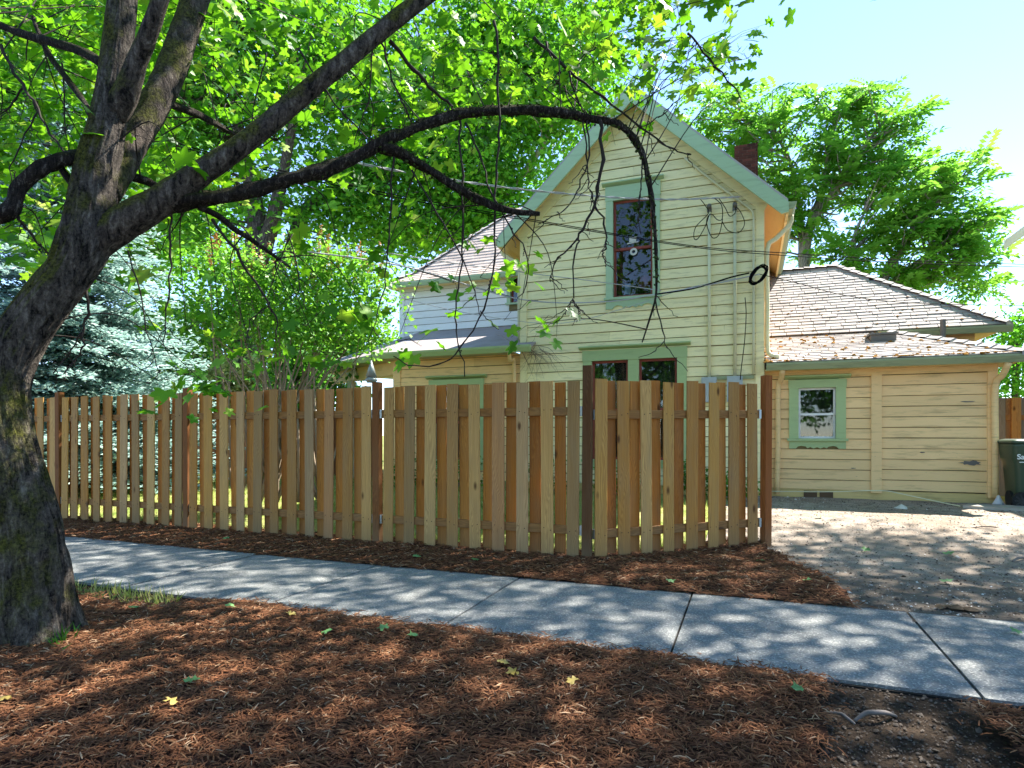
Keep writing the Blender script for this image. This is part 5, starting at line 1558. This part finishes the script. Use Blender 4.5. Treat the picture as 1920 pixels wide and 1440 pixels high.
# the rest of the crown, overhead and out of the picture: sprays placed where the sun's path to the
# sidewalk and the mulch is still open, so that they are dappled and the sprays in view stay sunlit
sdn = np.array(SD)
occ = {}
for q in pos:
    g = q - sdn * (q[2] / sdn[2])
    occ[(int(g[0] // 0.3), int(g[1] // 0.3))] = occ.get((int(g[0] // 0.3), int(g[1] // 0.3)), 0) + 1
_l0 = np.array(at_d(560, 560, 10.3))
for q in _l0 + np.random.default_rng(2).normal(0, 1, (900, 3)) * np.array([1.5, 0.9, 0.9]):
    g = q - sdn * (q[2] / sdn[2])
    occ[(int(g[0] // 0.3), int(g[1] // 0.3))] = 9
def overhead(nclump, nleaf, seed, region, rc=0.42, zr=(6.0, 13.5)):
    rg = np.random.default_rng(seed)
    C = []
    tries = 0
    while len(C) < nclump and tries < 60000:
        tries += 1
        g = np.array([rg.uniform(region[0], region[1]), rg.uniform(region[2], region[3]), 0.0])
        if g[1] > 8.0 + 0.25 * math.sin(g[0] * 2.1) and g[0] > -0.3: continue
        if occ.get((int(g[0] // 0.3), int(g[1] // 0.3)), 0) > 3: continue
        X = g + sdn * (rg.uniform(*zr) / sdn[2])
        u, v, dep = project(X[None])
        mar = 1.35 * F / max(dep[0], 0.5)
        if dep[0] > 0.3 and -mar < u[0] < 1920 + mar and v[0] > -mar: continue
        for dx in (-1, 0, 1):
            for dy in (-1, 0, 1):
                k_ = (int(g[0] // 0.3) + dx, int(g[1] // 0.3) + dy)
                occ[k_] = occ.get(k_, 0) + (2 if dx == dy == 0 else 1)
        C.append(X)
    C = np.array(C)
    X = np.repeat(C, nleaf, 0) + rg.normal(0, rc, (len(C) * nleaf, 3)) * np.array([1, 1, 0.6])
    n_ = len(X)
    nr = np.column_stack([rg.normal(0, 0.5, n_), rg.normal(0, 0.5, n_), np.ones(n_)])
    return C, scatter(LEAF_S, LEAF_SF, X, frames(nr, rg.uniform(0, 6.28, n_)), rg.uniform(0.075, 0.115, n_), np.clip(rg.normal(0.4, 0.25, n_), 0, 1))
C1, sc1 = overhead(420, 50, 31, (-9.5, 0.9, 0.3, 7.0))
crown.append(sc1)
V, Fa, rr_ = join(crown)
mkobj('crown', raw_mesh('crown', V, Fa, rr_), 'maple_leaf', maple, False, kind='stuff')
for c in C1[::5]:
    j = np.argmin(((LP - c) ** 2).sum(1))
    s0 = LP[j]
    uu, vv, dep = project(np.array([(s0 + c) / 2]))
    if np.linalg.norm(c - s0) < 6:
        lt.tube(smooth_path([s0, (s0 * .6 + c * .4) + np.array([0, 0, 0.5]), c], 6), interp([0.03, 0.02, 0.006], 6), 5)
lt.v = lt.v
tw.add(lt.v, lt.f)
tw.build('twigs', 'twig', maple, True, kind='stuff')
# moss fringe along the arching branch and a tuft at the foot
mo = MB()
rm = random.Random(8)
for L_ in LIMBS[4:6]:
    for i in range(0, len(L_) - 20, 1):
        for k in range(3):
            p = L_[i] + np.array([rm.uniform(-.02, .02), rm.uniform(-.03, .03), rm.choice((-1, 1)) * 0.034 + rm.uniform(-.008, .012)])
            blob_r = rm.uniform(0.006, 0.016)
            mo.tube([p, p + np.array([rm.uniform(-.012, .012), rm.uniform(-.01, .01), rm.choice((-.6, 1)) * 0.022])], [blob_r, 0.001], 4)
mo.build('moss', 'moss_tuft', maple, True, kind='stuff')
gt = []
for i in range(260):
    p = at_z(100 + rm.gauss(0, 14), 1195 + rm.gauss(0, 10), 0.05)
    gt.append((p.x, p.y, near_z(p.x, p.y)))
gt = np.array(gt)
V, Fa, rr_ = scatter([(-0.09, 0, 0), (0.09, 0, 0), (0.02, 0.3, 1.0)], [(0, 1, 2)], gt, frames(np.column_stack([rs.normal(0, .5, len(gt)), rs.normal(0, .5, len(gt)), np.ones(len(gt))]), rs.uniform(0, 6.28, len(gt))), rs.uniform(0.04, 0.10, len(gt)), rs.random(len(gt)))
mkobj('moss_tuft', raw_mesh('moss_tuft', V, Fa, rr_), 'shrub_leaf', None, False, kind='stuff', label='green mossy tuft at the foot of the leaning maple', category='moss')

# ---- another street maple beyond the picture's edge: its shade lies over the driveway mouth
m2 = thing('maple_tree', 'tall street maple standing past the driveway mouth', 'tree', (8.6, 7.6, 0))
MB().tube(smooth_path([(8.6, 7.6, -0.1), (8.55, 7.7, 1.5), (8.4, 7.9, 3.2), (8.2, 8.2, 5.0), (7.9, 8.8, 6.8), (7.7, 9.6, 9.5)], 6), interp([0.34, 0.27, 0.24, 0.18, 0.12, 0.05], 6), 16, True, 0.5, bark_fn(4, .1)).build('trunk', 'maple_bark', m2, True)
C2, sc2 = overhead(240, 50, 32, (0.6, 6.0, 2.2, 8.3))
bt = MB()
for c in C2[::6]:
    s0 = np.array([7.9, 8.8, 6.8])
    bt.tube(smooth_path([s0, (s0 + c) / 2 + np.array([0, 0, .2]), c], 4), interp([0.04, 0.02, 0.006], 4), 5)
bt.build('branches', 'dark_bark', m2, True)
mkobj('crown', raw_mesh('crown', *sc2), 'maple_leaf', m2, False, kind='stuff')

# ---- broadleaf trees behind the house and yard
LQ = np.array([(0, 0, 0), (0.34, 0.42, 0.06), (0, 1.0, -0.10), (-0.34, 0.42, 0.06)])
def px_lobe(u, v, d, ru, rv, rd):
    return (np.array(at_d(u, v, d)), np.array([ru * d / F, rd, rv * d / F]))
def clumps(lobes, n, seed, power=0.5):
    rg = np.random.default_rng(seed)
    vol = np.array([r_.prod() ** (2 / 3) for c, r_ in lobes]); vol /= vol.sum()
    C = []
    for (c, r_), f_ in zip(lobes, vol):
        k = max(4, int(n * f_))
        q = rg.normal(0, 1, (k, 3)); q /= np.linalg.norm(q, axis=1, keepdims=True)
        q *= rg.random((k, 1)) ** power
        rot = Matrix.Rotation(R(YAW), 3, 'Z')
        C.append(c + (q * r_) @ np.array(rot).T)
    return np.concatenate(C)
def leaf_cloud(C, nleaf, rc, size, seed, flat=0.6, up=0.6):
    rg = np.random.default_rng(seed)
    X = np.repeat(C, nleaf, 0) + rg.normal(0, rc, (len(C) * nleaf, 3)) * np.array([1, 1, flat])
    n_ = len(X)
    nr = np.column_stack([rg.normal(0, 0.7, n_), rg.normal(0, 0.7, n_), rg.uniform(0, 1, n_) + up * 0.5])
    tone = np.repeat(rg.normal(0, 0.22, len(C)), nleaf)
    return scatter(LQ, [(0, 1, 2, 3)], X, frames(nr, rg.uniform(0, 6.28, n_)), rg.uniform(0.6, 1.2, n_) * size, np.clip(rg.normal(0.45, 0.22, n_) + tone, 0, 1))
def broad_tree(name, label, cat, foot, stems, lobes, nclump, nleaf, rc, size, lmat, bmat, seed, group=None, every=3):
    t = thing(name, label, cat, foot, group)
    mb = MB()
    SP_ = []
    for pts in stems:
        Pq = smooth_path([p[0] for p in pts], 5)
        mb.tube(Pq, interp([p[1] for p in pts], 5), 14, True, 0.5, bark_fn(seed, .12))
        SP_.append(arr(Pq))
    mb.build('trunk', bmat, t, True)
    C = clumps(lobes, nclump, seed)
    SPa = np.concatenate(SP_)
    SPa = SPa[SPa[:, 2] > SPa[:, 2].min() + 0.25 * (SPa[:, 2].max() - SPa[:, 2].min())]
    br = MB()
    rg = np.random.default_rng(seed + 1)
    for c in C[::every]:
        dist = ((SPa - c) ** 2).sum(1) + 1.5 * np.maximum(0, SPa[:, 2] - c[2] + 0.3)
        s0 = SPa[np.argmin(dist)]
        L = np.linalg.norm(c - s0)
        br.tube(smooth_path([s0, s0 * .55 + c * .45 + np.array([0, 0, 0.10 * L]) + rg.normal(0, 0.05 * L, 3), c], 5), interp([0.018 + 0.009 * L, 0.012 + 0.004 * L, 0.006], 5), 5)
    br.build('branches', bmat, t, True)
    mkobj('crown', raw_mesh('crown', *leaf_cloud(C, nleaf, rc, size, seed + 2)), lmat, t, False, kind='stuff')
    return t
G = 'big maples behind the lawn'
ft = at_d(458, 815 + 1.1 * F / 23.5, 23.5)
V3 = lambda u, v, d: tuple(at_d(u, v, d))
broad_tree('maple_tree', 'old maple with a thick dark trunk forking above the lilac', 'tree', (ft.x, ft.y, 0.15),
           [[((ft.x, ft.y, 0.0), 0.76), (V3(457, 720, 23.5), 0.594), (V3(460, 600, 23.5), 0.553), (V3(475, 500, 23.5), 0.470), (V3(482, 420, 23.5), 0.359), (V3(470, 340, 23.5), 0.276), (V3(440, 200, 23.5), 0.166), (V3(420, 60, 23.5), 0.069)],
            [(V3(470, 530, 23.5), 0.359), (V3(500, 450, 23.2), 0.304), (V3(515, 400, 22.9), 0.276), (V3(530, 330, 22.7), 0.207), (V3(560, 180, 22.1), 0.111)],
            [(V3(475, 540, 23.5), 0.359), (V3(545, 470, 23.9), 0.276), (V3(562, 410, 24.2), 0.249), (V3(610, 365, 24.6), 0.207), (V3(720, 320, 24.9), 0.138), (V3(820, 220, 25.6), 0.069)]],
           [px_lobe(250, 150, 23.5, 240, 190, 3.6), px_lobe(520, 160, 24.2, 250, 200, 4.1), px_lobe(760, 230, 24.9, 210, 180, 3.6), px_lobe(640, 400, 24.2, 150, 90, 2.5), px_lobe(350, 380, 23.5, 130, 80, 2.2), px_lobe(450, -20, 24.2, 330, 160, 4.1)],
           1050, 50, 0.60, 0.24, 'far_maple_leaf', 'dark_bark', 41, G)
fb = at_d(900, 815 + 1.1 * F / 28, 28.0)
broad_tree('maple_tree', 'tall leafy maple rising behind the set-back upper storey', 'tree', (fb.x, fb.y, 0.15),
           [[((fb.x, fb.y, 0.0), 0.45), (V3(905, 600, 28.0), 0.403), (V3(900, 420, 28.0), 0.314), (V3(910, 250, 28.0), 0.179), (V3(930, 80, 28.0), 0.067)],
            [(V3(900, 450, 28.0), 0.224), (V3(850, 330, 27.4), 0.157), (V3(800, 200, 26.9), 0.078)], [(V3(903, 420, 28.0), 0.224), (V3(1000, 300, 28.0), 0.134), (V3(1060, 180, 28.0), 0.067)]],
           [px_lobe(820, 330, 26.9, 150, 120, 2.7), px_lobe(960, 250, 28.0, 140, 150, 2.9), px_lobe(1060, 150, 28.0, 130, 120, 2.7), px_lobe(930, 90, 28.0, 190, 120, 3.4), px_lobe(900, 400, 27.4, 90, 90, 2.0), px_lobe(770, 430, 25.8, 90, 70, 1.8)],
           700, 55, 0.66, 0.28, 'far_maple_leaf', 'grey_bark', 51, G)
fc_ = at_d(120, 815 + 1.1 * F / 28, 28.0)
broad_tree('maple_tree', 'leafy maple standing behind the silvery spruce', 'tree', (fc_.x, fc_.y, 0.15),
           [[((fc_.x, fc_.y, 0.0), 0.45), (V3(125, 600, 28.0), 0.458), (V3(140, 420, 28.0), 0.356), (V3(150, 250, 28.0), 0.204), (V3(150, 80, 28.0), 0.076)]],
           [px_lobe(60, 180, 28.0, 190, 190, 3.8), px_lobe(220, 260, 28.0, 150, 150, 3.3), px_lobe(100, 0, 28.0, 240, 150, 3.8), px_lobe(-60, 380, 26.7, 120, 120, 2.5), px_lobe(300, 440, 28.0, 120, 110, 2.8)],
           700, 60, 0.7, 0.29, 'far_maple_leaf', 'dark_bark', 61, G)
# low dark growth that closes the view under the far crowns
for lab, u, v, d, ru, rv, rd, sd in (('dark evergreen shrub filling the gap under the old maple', 620, 640, 21, 110, 110, 1.2, 71), ('pale yellow green hedge shrub beyond the back fence', 420, 735, 19.5, 120, 60, 0.8, 72),
                                     ('leafy shrub growing at the porch end', 560, 700, 14.2, 40, 70, 0.5, 73), ('bluish shrub behind the spruce skirt', 330, 660, 21, 140, 120, 1.2, 74), ('leafy tree mass behind the hedge', 500, 600, 26, 160, 120, 1.5, 75)):
    lb = [px_lobe(u, v, d, ru, rv, rd)]
    C = clumps(lb, 70 if ru > 60 else 45, sd)
    t = thing('shrub', lab, 'shrub', (lb[0][0][0], lb[0][0][1], 0.15))
    st = MB()
    for c in C[::4]:
        st.tube(smooth_path([(lb[0][0][0], lb[0][0][1], 0.1), tuple(lb[0][0] * .5 + c * .5 - np.array([0, 0, .3])), tuple(c)], 4), interp([0.05, 0.03, 0.008], 4), 5)
    st.build('stems', 'dark_bark', t, True)
    mkobj('foliage', raw_mesh('foliage', *leaf_cloud(C, 70, 0.35, 0.15 if d < 15 else 0.2, sd)), 'hedge_leaf' if sd == 72 else 'shrub_leaf', t, False, kind='stuff')

# ---- tree of heaven behind the rear wing: long feathered leaves in rosettes
def frond_template():
    V_, F_ = [], []
    n = 5
    for i in range(n):
        t = 0.20 + 0.72 * i / (n - 1)
        z = -0.55 * t * t
        L = 0.34 * (1 - 0.45 * abs(t - 0.55))
        for s_ in (-1, 1):
            o = len(V_)
            V_ += [(0, t, z), (s_ * L * .5, t + 0.085 + L * .16, z - 0.015), (s_ * L, t + L * .42, z - 0.14), (s_ * L * .5, t - 0.085 + L * .16, z - 0.03)]
            F_.append((o, o + 1, o + 2, o + 3))
    o = len(V_)
    V_ += [(0, 0.95, -0.50), (0.06, 1.05, -0.60), (0, 1.2, -0.78), (-0.06, 1.05, -0.60)]; F_.append((o, o + 1, o + 2, o + 3))
    o = len(V_)
    V_ += [(-0.008, 0, 0), (0.008, 0, 0), (0.006, 0.95, -0.50), (-0.006, 0.95, -0.50)]; F_.append((o, o + 1, o + 2, o + 3))
    return np.array(V_), np.array(F_)
FT, FF = frond_template()
def heaven(label, foot, stems, lobes, ntips, seed, fsize=0.72):
    t = thing('ailanthus_tree', label, 'tree', foot, 'feathery trees behind the rear wing')
    mb = MB(); SP_ = []
    for pts in stems:
        Pq = smooth_path([p[0] for p in pts], 5)
        mb.tube(Pq, interp([p[1] for p in pts], 5), 10, True, 0.5, bark_fn(seed, .08)); SP_.append(arr(Pq))
    mb.build('trunk', 'grey_bark', t, True)
    SPa = np.concatenate(SP_)
    SPa = SPa[SPa[:, 2] > 3.5]
    C = clumps(lobes, ntips, seed, 0.55)
    rg = np.random.default_rng(seed)
    br = MB()
    for c in C:
        dist = ((SPa - c) ** 2).sum(1) + 3.0 * np.maximum(0, SPa[:, 2] - c[2] + 0.5)
        s0 = SPa[np.argmin(dist)]
        L = np.linalg.norm(c - s0)
        br.tube(smooth_path([s0, s0 * .5 + c * .5 + np.array([0, 0, -0.06 * L]) + rg.normal(0, 0.04 * L, 3), c], 5), interp([0.03 + 0.010 * L, 0.022, 0.010], 5), 5)
    br.build('branches', 'grey_bark', t, True)
    k = 6
    X = np.repeat(C, k, 0)
    n_ = len(X)
    az = rg.uniform(0, 6.28, n_); el = rg.uniform(-0.45, 0.95, n_)
    yv = np.column_stack([np.cos(az) * np.cos(el), np.sin(az) * np.cos(el), np.sin(el)])
    xv = np.column_stack([-np.sin(az), np.cos(az), np.zeros(n_)]) * -1
    zv = np.cross(xv, yv)
    rot = np.stack([xv, yv, zv], axis=2)
    tone = np.repeat(rg.normal(0, 0.15, len(C)), k)
    mkobj('crown', raw_mesh('crown', *scatter(FT, FF, X, rot, rg.uniform(0.7, 1.15, n_) * fsize, np.clip(rg.normal(0.5, 0.2, n_) + tone, 0, 1))), 'ailanthus_leaf', t, False, kind='stuff')
dA = 21.0
fa = at_d(1500, 815 + 1.1 * F / dA, dA)
heaven('tall feathery leaved tree with grey stems behind the rear roof ridge', (fa.x, fa.y, 0.15),
       [[((fa.x, fa.y, 0), 0.28), (V3(1505, 600, dA), 0.2), (V3(1515, 440, dA), 0.15), (V3(1545, 350, dA), 0.11), (V3(1560, 250, dA), 0.07), (V3(1580, 180, dA), 0.03)],
        [(V3(1505, 520, dA), 0.14), (V3(1500, 400, 21.3), 0.1), (V3(1480, 300, 21.5), 0.07), (V3(1440, 230, 21.5), 0.03)],
        [(V3(1515, 430, dA), 0.12), (V3(1580, 330, 20.6), 0.08), (V3(1640, 250, 20.4), 0.05), (V3(1690, 220, 20.4), 0.025)]],
       [px_lobe(1600, 195, dA, 105, 45, 1.6), px_lobe(1460, 230, 21.4, 90, 60, 1.6), px_lobe(1380, 260, 21.5, 70, 70, 1.4), px_lobe(1680, 235, 20.5, 50, 55, 1.2), px_lobe(1540, 330, dA, 110, 70, 1.6), px_lobe(1500, 430, dA, 70, 60, 1.3), px_lobe(1660, 320, 20.6, 60, 30, 1.1), px_lobe(1330, 210, 21.6, 60, 60, 1.4), px_lobe(1620, 290, dA, 110, 80, 1.8), px_lobe(1440, 350, 21.3, 60, 90, 1.3)],
       205, 81)
fb2 = at_d(1640, 815 + 1.1 * F / 19.5, 19.5)
heaven('lower spreading feathery tree leaning past the rear roof corner', (fb2.x, fb2.y, 0.15),
       [[((fb2.x, fb2.y, 0), 0.24), (V3(1650, 560, 19.5), 0.16), (V3(1690, 470, 19.4), 0.12), (V3(1740, 400, 19.2), 0.08), (V3(1800, 340, 19), 0.03)],
        [(V3(1645, 580, 19.5), 0.12), (V3(1600, 470, 19.6), 0.08), (V3(1620, 400, 19.7), 0.03)],
        [(V3(1660, 540, 19.5), 0.12), (V3(1740, 480, 19.2), 0.08), (V3(1830, 440, 19), 0.03)]],
       [px_lobe(1800, 330, 19, 55, 40, 1.2), px_lobe(1830, 410, 19, 50, 50, 1.2), px_lobe(1720, 400, 19.3, 70, 60, 1.4), px_lobe(1640, 440, 19.6, 60, 50, 1.2), px_lobe(1790, 500, 19.1, 80, 45, 1.2), px_lobe(1700, 520, 19.3, 70, 40, 1.2), px_lobe(1850, 545, 19, 35, 28, 0.9), px_lobe(1590, 500, 19.5, 50, 50, 1.1), px_lobe(1700, 340, 19.4, 70, 50, 1.3), px_lobe(1760, 440, 19.2, 90, 80, 1.4)],
       175, 91)
fd = at_d(1905, 815 + 1.1 * F / 17.5, 17.5)
broad_tree('garden_tree', 'small leafy tree rising behind the orange cedar fence', 'tree', (fd.x, fd.y, 0.15),
           [[((fd.x, fd.y, 0), 0.14), (V3(1905, 760, 17.5), 0.1), (V3(1905, 660, 17.5), 0.05)]],
           [px_lobe(1900, 625, 17.5, 45, 40, 0.9), px_lobe(1925, 690, 17.5, 50, 60, 0.9), px_lobe(1880, 720, 17.5, 30, 30, 0.6)], 60, 60, 0.25, 0.14, 'far_maple_leaf', 'dark_bark', 101)

# ---- silver blue spruce
def spruce(foot, H, Rad, seed):
    t = thing('spruce_tree', 'silvery blue spruce with layered drooping boughs behind the fence', 'tree', foot)
    foot = np.array(foot)
    MB().tube([tuple(foot + np.array([0, 0, z])) for z in np.linspace(-0.1, H, 9)], [0.22 * (1 - i / 8.6) + 0.01 for i in range(9)], 12).build('trunk', 'dark_bark', t, True)
    rg = np.random.default_rng(seed)
    X, Y_ = [], []
    bm_ = MB()
    z = 0.35
    while z < H - 0.2:
        f_ = z / H
        Rr = Rad * (1 - f_) ** 0.85
        nb = int(13 - 5 * f_)
        off = rg.uniform(0, 6.28)
        for b in range(nb):
            az = off + 6.283 * b / nb + rg.normal(0, 0.12)
            L = Rr * rg.uniform(0.8, 1.08)
            zb = z + rg.normal(0, 0.08)
            d = np.array([math.cos(az), math.sin(az), 0]); s_ = np.array([-d[1], d[0], 0])
            pts = [foot + d * L * q + np.array([0, 0, zb + L * (0.10 * q - 0.42 * q * q + 0.22 * q ** 3)]) for q in np.linspace(0, 1, 7)]
            bm_.tube([tuple(p) for p in pts], [0.03 * (1 - .13 * i) for i in range(7)], 4, False)
            m_ = int(L / 0.085)
            for k in range(2, m_):
                q = k / m_
                p = foot + d * L * q + np.array([0, 0, zb + L * (0.10 * q - 0.42 * q * q + 0.22 * q ** 3)])
                for sg in (-1, 1):
                    sl_ = 0.52 * (1 - 0.65 * q) * L / 2.6 + 0.10
                    nn = max(1, int(sl_ / 0.10))
                    for j in range(nn):
                        w0 = j / nn
                        X.append(p + (s_ * sg * 0.82 + d * 0.55) * sl_ * w0 + np.array([0, 0, -0.16 * w0 * sl_ + rg.normal(-.02, .045)]))
                        Y_.append((s_ * sg * 0.75 + d * 0.65) + rg.normal(0, 0.22, 3) + np.array([0, 0, rg.uniform(-.1, .25)]))
        z += 0.21 * (1 - 0.3 * f_)
    bm_.build('boughs', 'dark_bark', t, True)
    X, Y_ = np.array(X), np.array(Y_)
    u, v, dep = project(X)
    n_ = len(X)
    yv = Y_ / np.linalg.norm(Y_, axis=1, keepdims=True)
    xv = np.cross(yv, np.array([0, 0, 1.0])); xv /= np.linalg.norm(xv, axis=1, keepdims=True)
    zv = np.cross(xv, yv)
    T = [(0, 0, 0), (0.20, 0.5, 0.02), (0, 1.1, 0.05), (-0.20, 0.5, 0.02), (0, 0.45, 0.17)]
    TF = [(0, 1, 4), (1, 2, 4), (2, 3, 4), (3, 0, 4)]
    mkobj('needles', raw_mesh('needles', *scatter(T, TF, X, np.stack([xv, yv, zv], 2), rg.uniform(0.12, 0.19, n_), np.clip(rg.normal(0.55, 0.24, n_), 0, 1))), 'spruce_needle', t, False, kind='stuff')
sp_ = at_d(130, HOR, 13.2)
spruce((sp_.x, sp_.y, 0.15), 9.5, 3.7, 5)

# ---- lilac with spent flower heads
def lilac(label, foot, stems, lobes, n, seed):
    t = thing('lilac_bush', label, 'shrub', foot)
    C = clumps(lobes, n, seed, 0.45)
    mb = MB(); rg = np.random.default_rng(seed)
    for k, c in enumerate(C[::7]):
        s0 = np.array(stems[k % len(stems)])
        mid = s0 * .55 + c * .45 + np.array([0, 0, 0.25]) + rg.normal(0, .12, 3)
        mb.tube(smooth_path([tuple(s0), tuple(mid), tuple(c)], 6), interp([0.030, 0.016, 0.005], 6), 5)
    mb.build('stems', 'pale_twig', t, True)
    mkobj('foliage', raw_mesh('foliage', *leaf_cloud(C, 40, 0.22, 0.092, seed)), 'lilac_leaf', t, False, kind='stuff')
    top = C[C[:, 2] > np.quantile(C[:, 2], 0.55)]
    X = np.repeat(top[rg.permutation(len(top))[:120]], 22, 0)
    n_ = len(X)
    h = np.tile(np.linspace(0, 1, 22), n_ // 22)
    X = X + np.column_stack([rg.normal(0, .03, n_) * (1.1 - h), rg.normal(0, .03, n_) * (1.1 - h), 0.10 + h * 0.20])
    mkobj('seed_heads', raw_mesh('seed_heads', *scatter(LQ, [(0, 1, 2, 3)], X, frames(rg.normal(0, 1, (n_, 3)), rg.uniform(0, 6.28, n_)), rg.uniform(0.028, 0.05, n_), rg.random(n_))), 'seed_head', t, False, kind='stuff')
dl = 10.2
g0 = at_d(492, 905, dl)
stems = [tuple(at_d(u, 815 + 1.12 * F / dl, dl + dd_)) for u, dd_ in ((440, 0), (470, .1), (488, -.1), (505, .1), (520, 0), (560, -.2), (600, .1))]
lilac('big lilac bush with pale bare stems and rusty spent blooms behind the fence', (g0.x, g0.y, 0.15), stems,
      [px_lobe(460, 540, dl, 95, 75, 0.8), px_lobe(560, 530, dl + .2, 90, 80, 0.8), px_lobe(650, 560, dl + .3, 80, 75, 0.8), px_lobe(540, 620, dl, 120, 50, 0.7), px_lobe(690, 620, dl + .4, 50, 50, .5), px_lobe(400, 600, dl, 60, 60, .6), px_lobe(700, 520, dl + .6, 45, 40, .5), px_lobe(430, 490, dl, 50, 40, .5), px_lobe(620, 490, dl, 40, 45, .5)], 300, 111)
# low plants against the foundation, seen between the boards
for k, (x, y, r_) in enumerate(((-3.6, 11.0, .45), (-2.2, 11.1, .35), (-1.0, 11.1, .4), (-5.4, 10.9, .5), (-6.6, 10.9, .45), (-0.3, 10.9, .3))):
    t = thing('low_shrub', 'low green plant growing along the house foundation behind the boards', 'plant', (x, y, 0.2), 'plants along the house foundation')
    C = clumps([(np.array([x, y, 0.2 + r_ * .7]), np.array([r_, .3, r_ * .8]))], 14, 200 + k)
    mb = MB()
    for c in C[::2]: mb.tube([(x, y, 0.18), tuple(c)], [0.012, 0.004], 5)
    mb.build('stems', 'pale_twig', t)
    mkobj('foliage', raw_mesh('foliage', *leaf_cloud(C, 45, 0.14, 0.07, 220 + k)), 'shrub_leaf', t, False, kind='stuff')
# bare creeper by the porch gutter
cr = MB(); rv = random.Random(13)
for k in range(26):
    p = at_y(1000 + rv.uniform(-25, 25), 655 + rv.uniform(-8, 8), 11.42)
    Q = [p]; dv = Vector((rv.uniform(-.3, 1.0), -0.02, rv.uniform(-1, .3))).normalized()
    for i in range(9):
        dv = (dv + Vector((rv.uniform(-.45, .45), rv.uniform(-.05, .05), rv.uniform(-.5, .28)))).normalized()
        Q.append(Q[-1] + dv * rv.uniform(.04, .10))
    Q = [Vector((q.x, min(q.y, 11.53), q.z)) for q in Q]
    cr.tube(Q, [0.006 * (1 - .09 * i) for i in range(10)], 4)
cr.build('dry_creeper', 'pale_twig', None, True, kind='stuff', label='tangle of bare creeper stems by the porch gutter', category='creeper')

# trees across the street, which the front windows mirror
for k, (x, y, h) in enumerate(((-13, -15, 9.5), (-3, -17, 11.0), (7, -15.5, 9.0), (17, -17, 10.5))):
    lab = ['rounded street tree across the road, opposite the leaning maple', 'tallest street tree across the road', 'low street tree across the road, opposite the gable', 'spreading street tree across the road past the driveway'][k]
    broad_tree('shade_tree', lab, 'tree', (x, y, 0), [[((x, y, -.1), 0.3), ((x + .2, y, 2.5), 0.22), ((x, y + .2, h * .55), 0.14), ((x, y, h * .85), 0.05)]],
               [(np.array([x, y, h * .62]), np.array([4.6, 4.0, h * .38])), (np.array([x + 2.5, y + .5, h * .45]), np.array([2.8, 2.6, 2.2])), (np.array([x - 2.6, y, h * .42]), np.array([2.8, 2.6, 2.0]))],
               170, 30, 0.75, 0.42, 'far_maple_leaf', 'dark_bark', 300 + 7 * k, 'street trees across the road', 6)
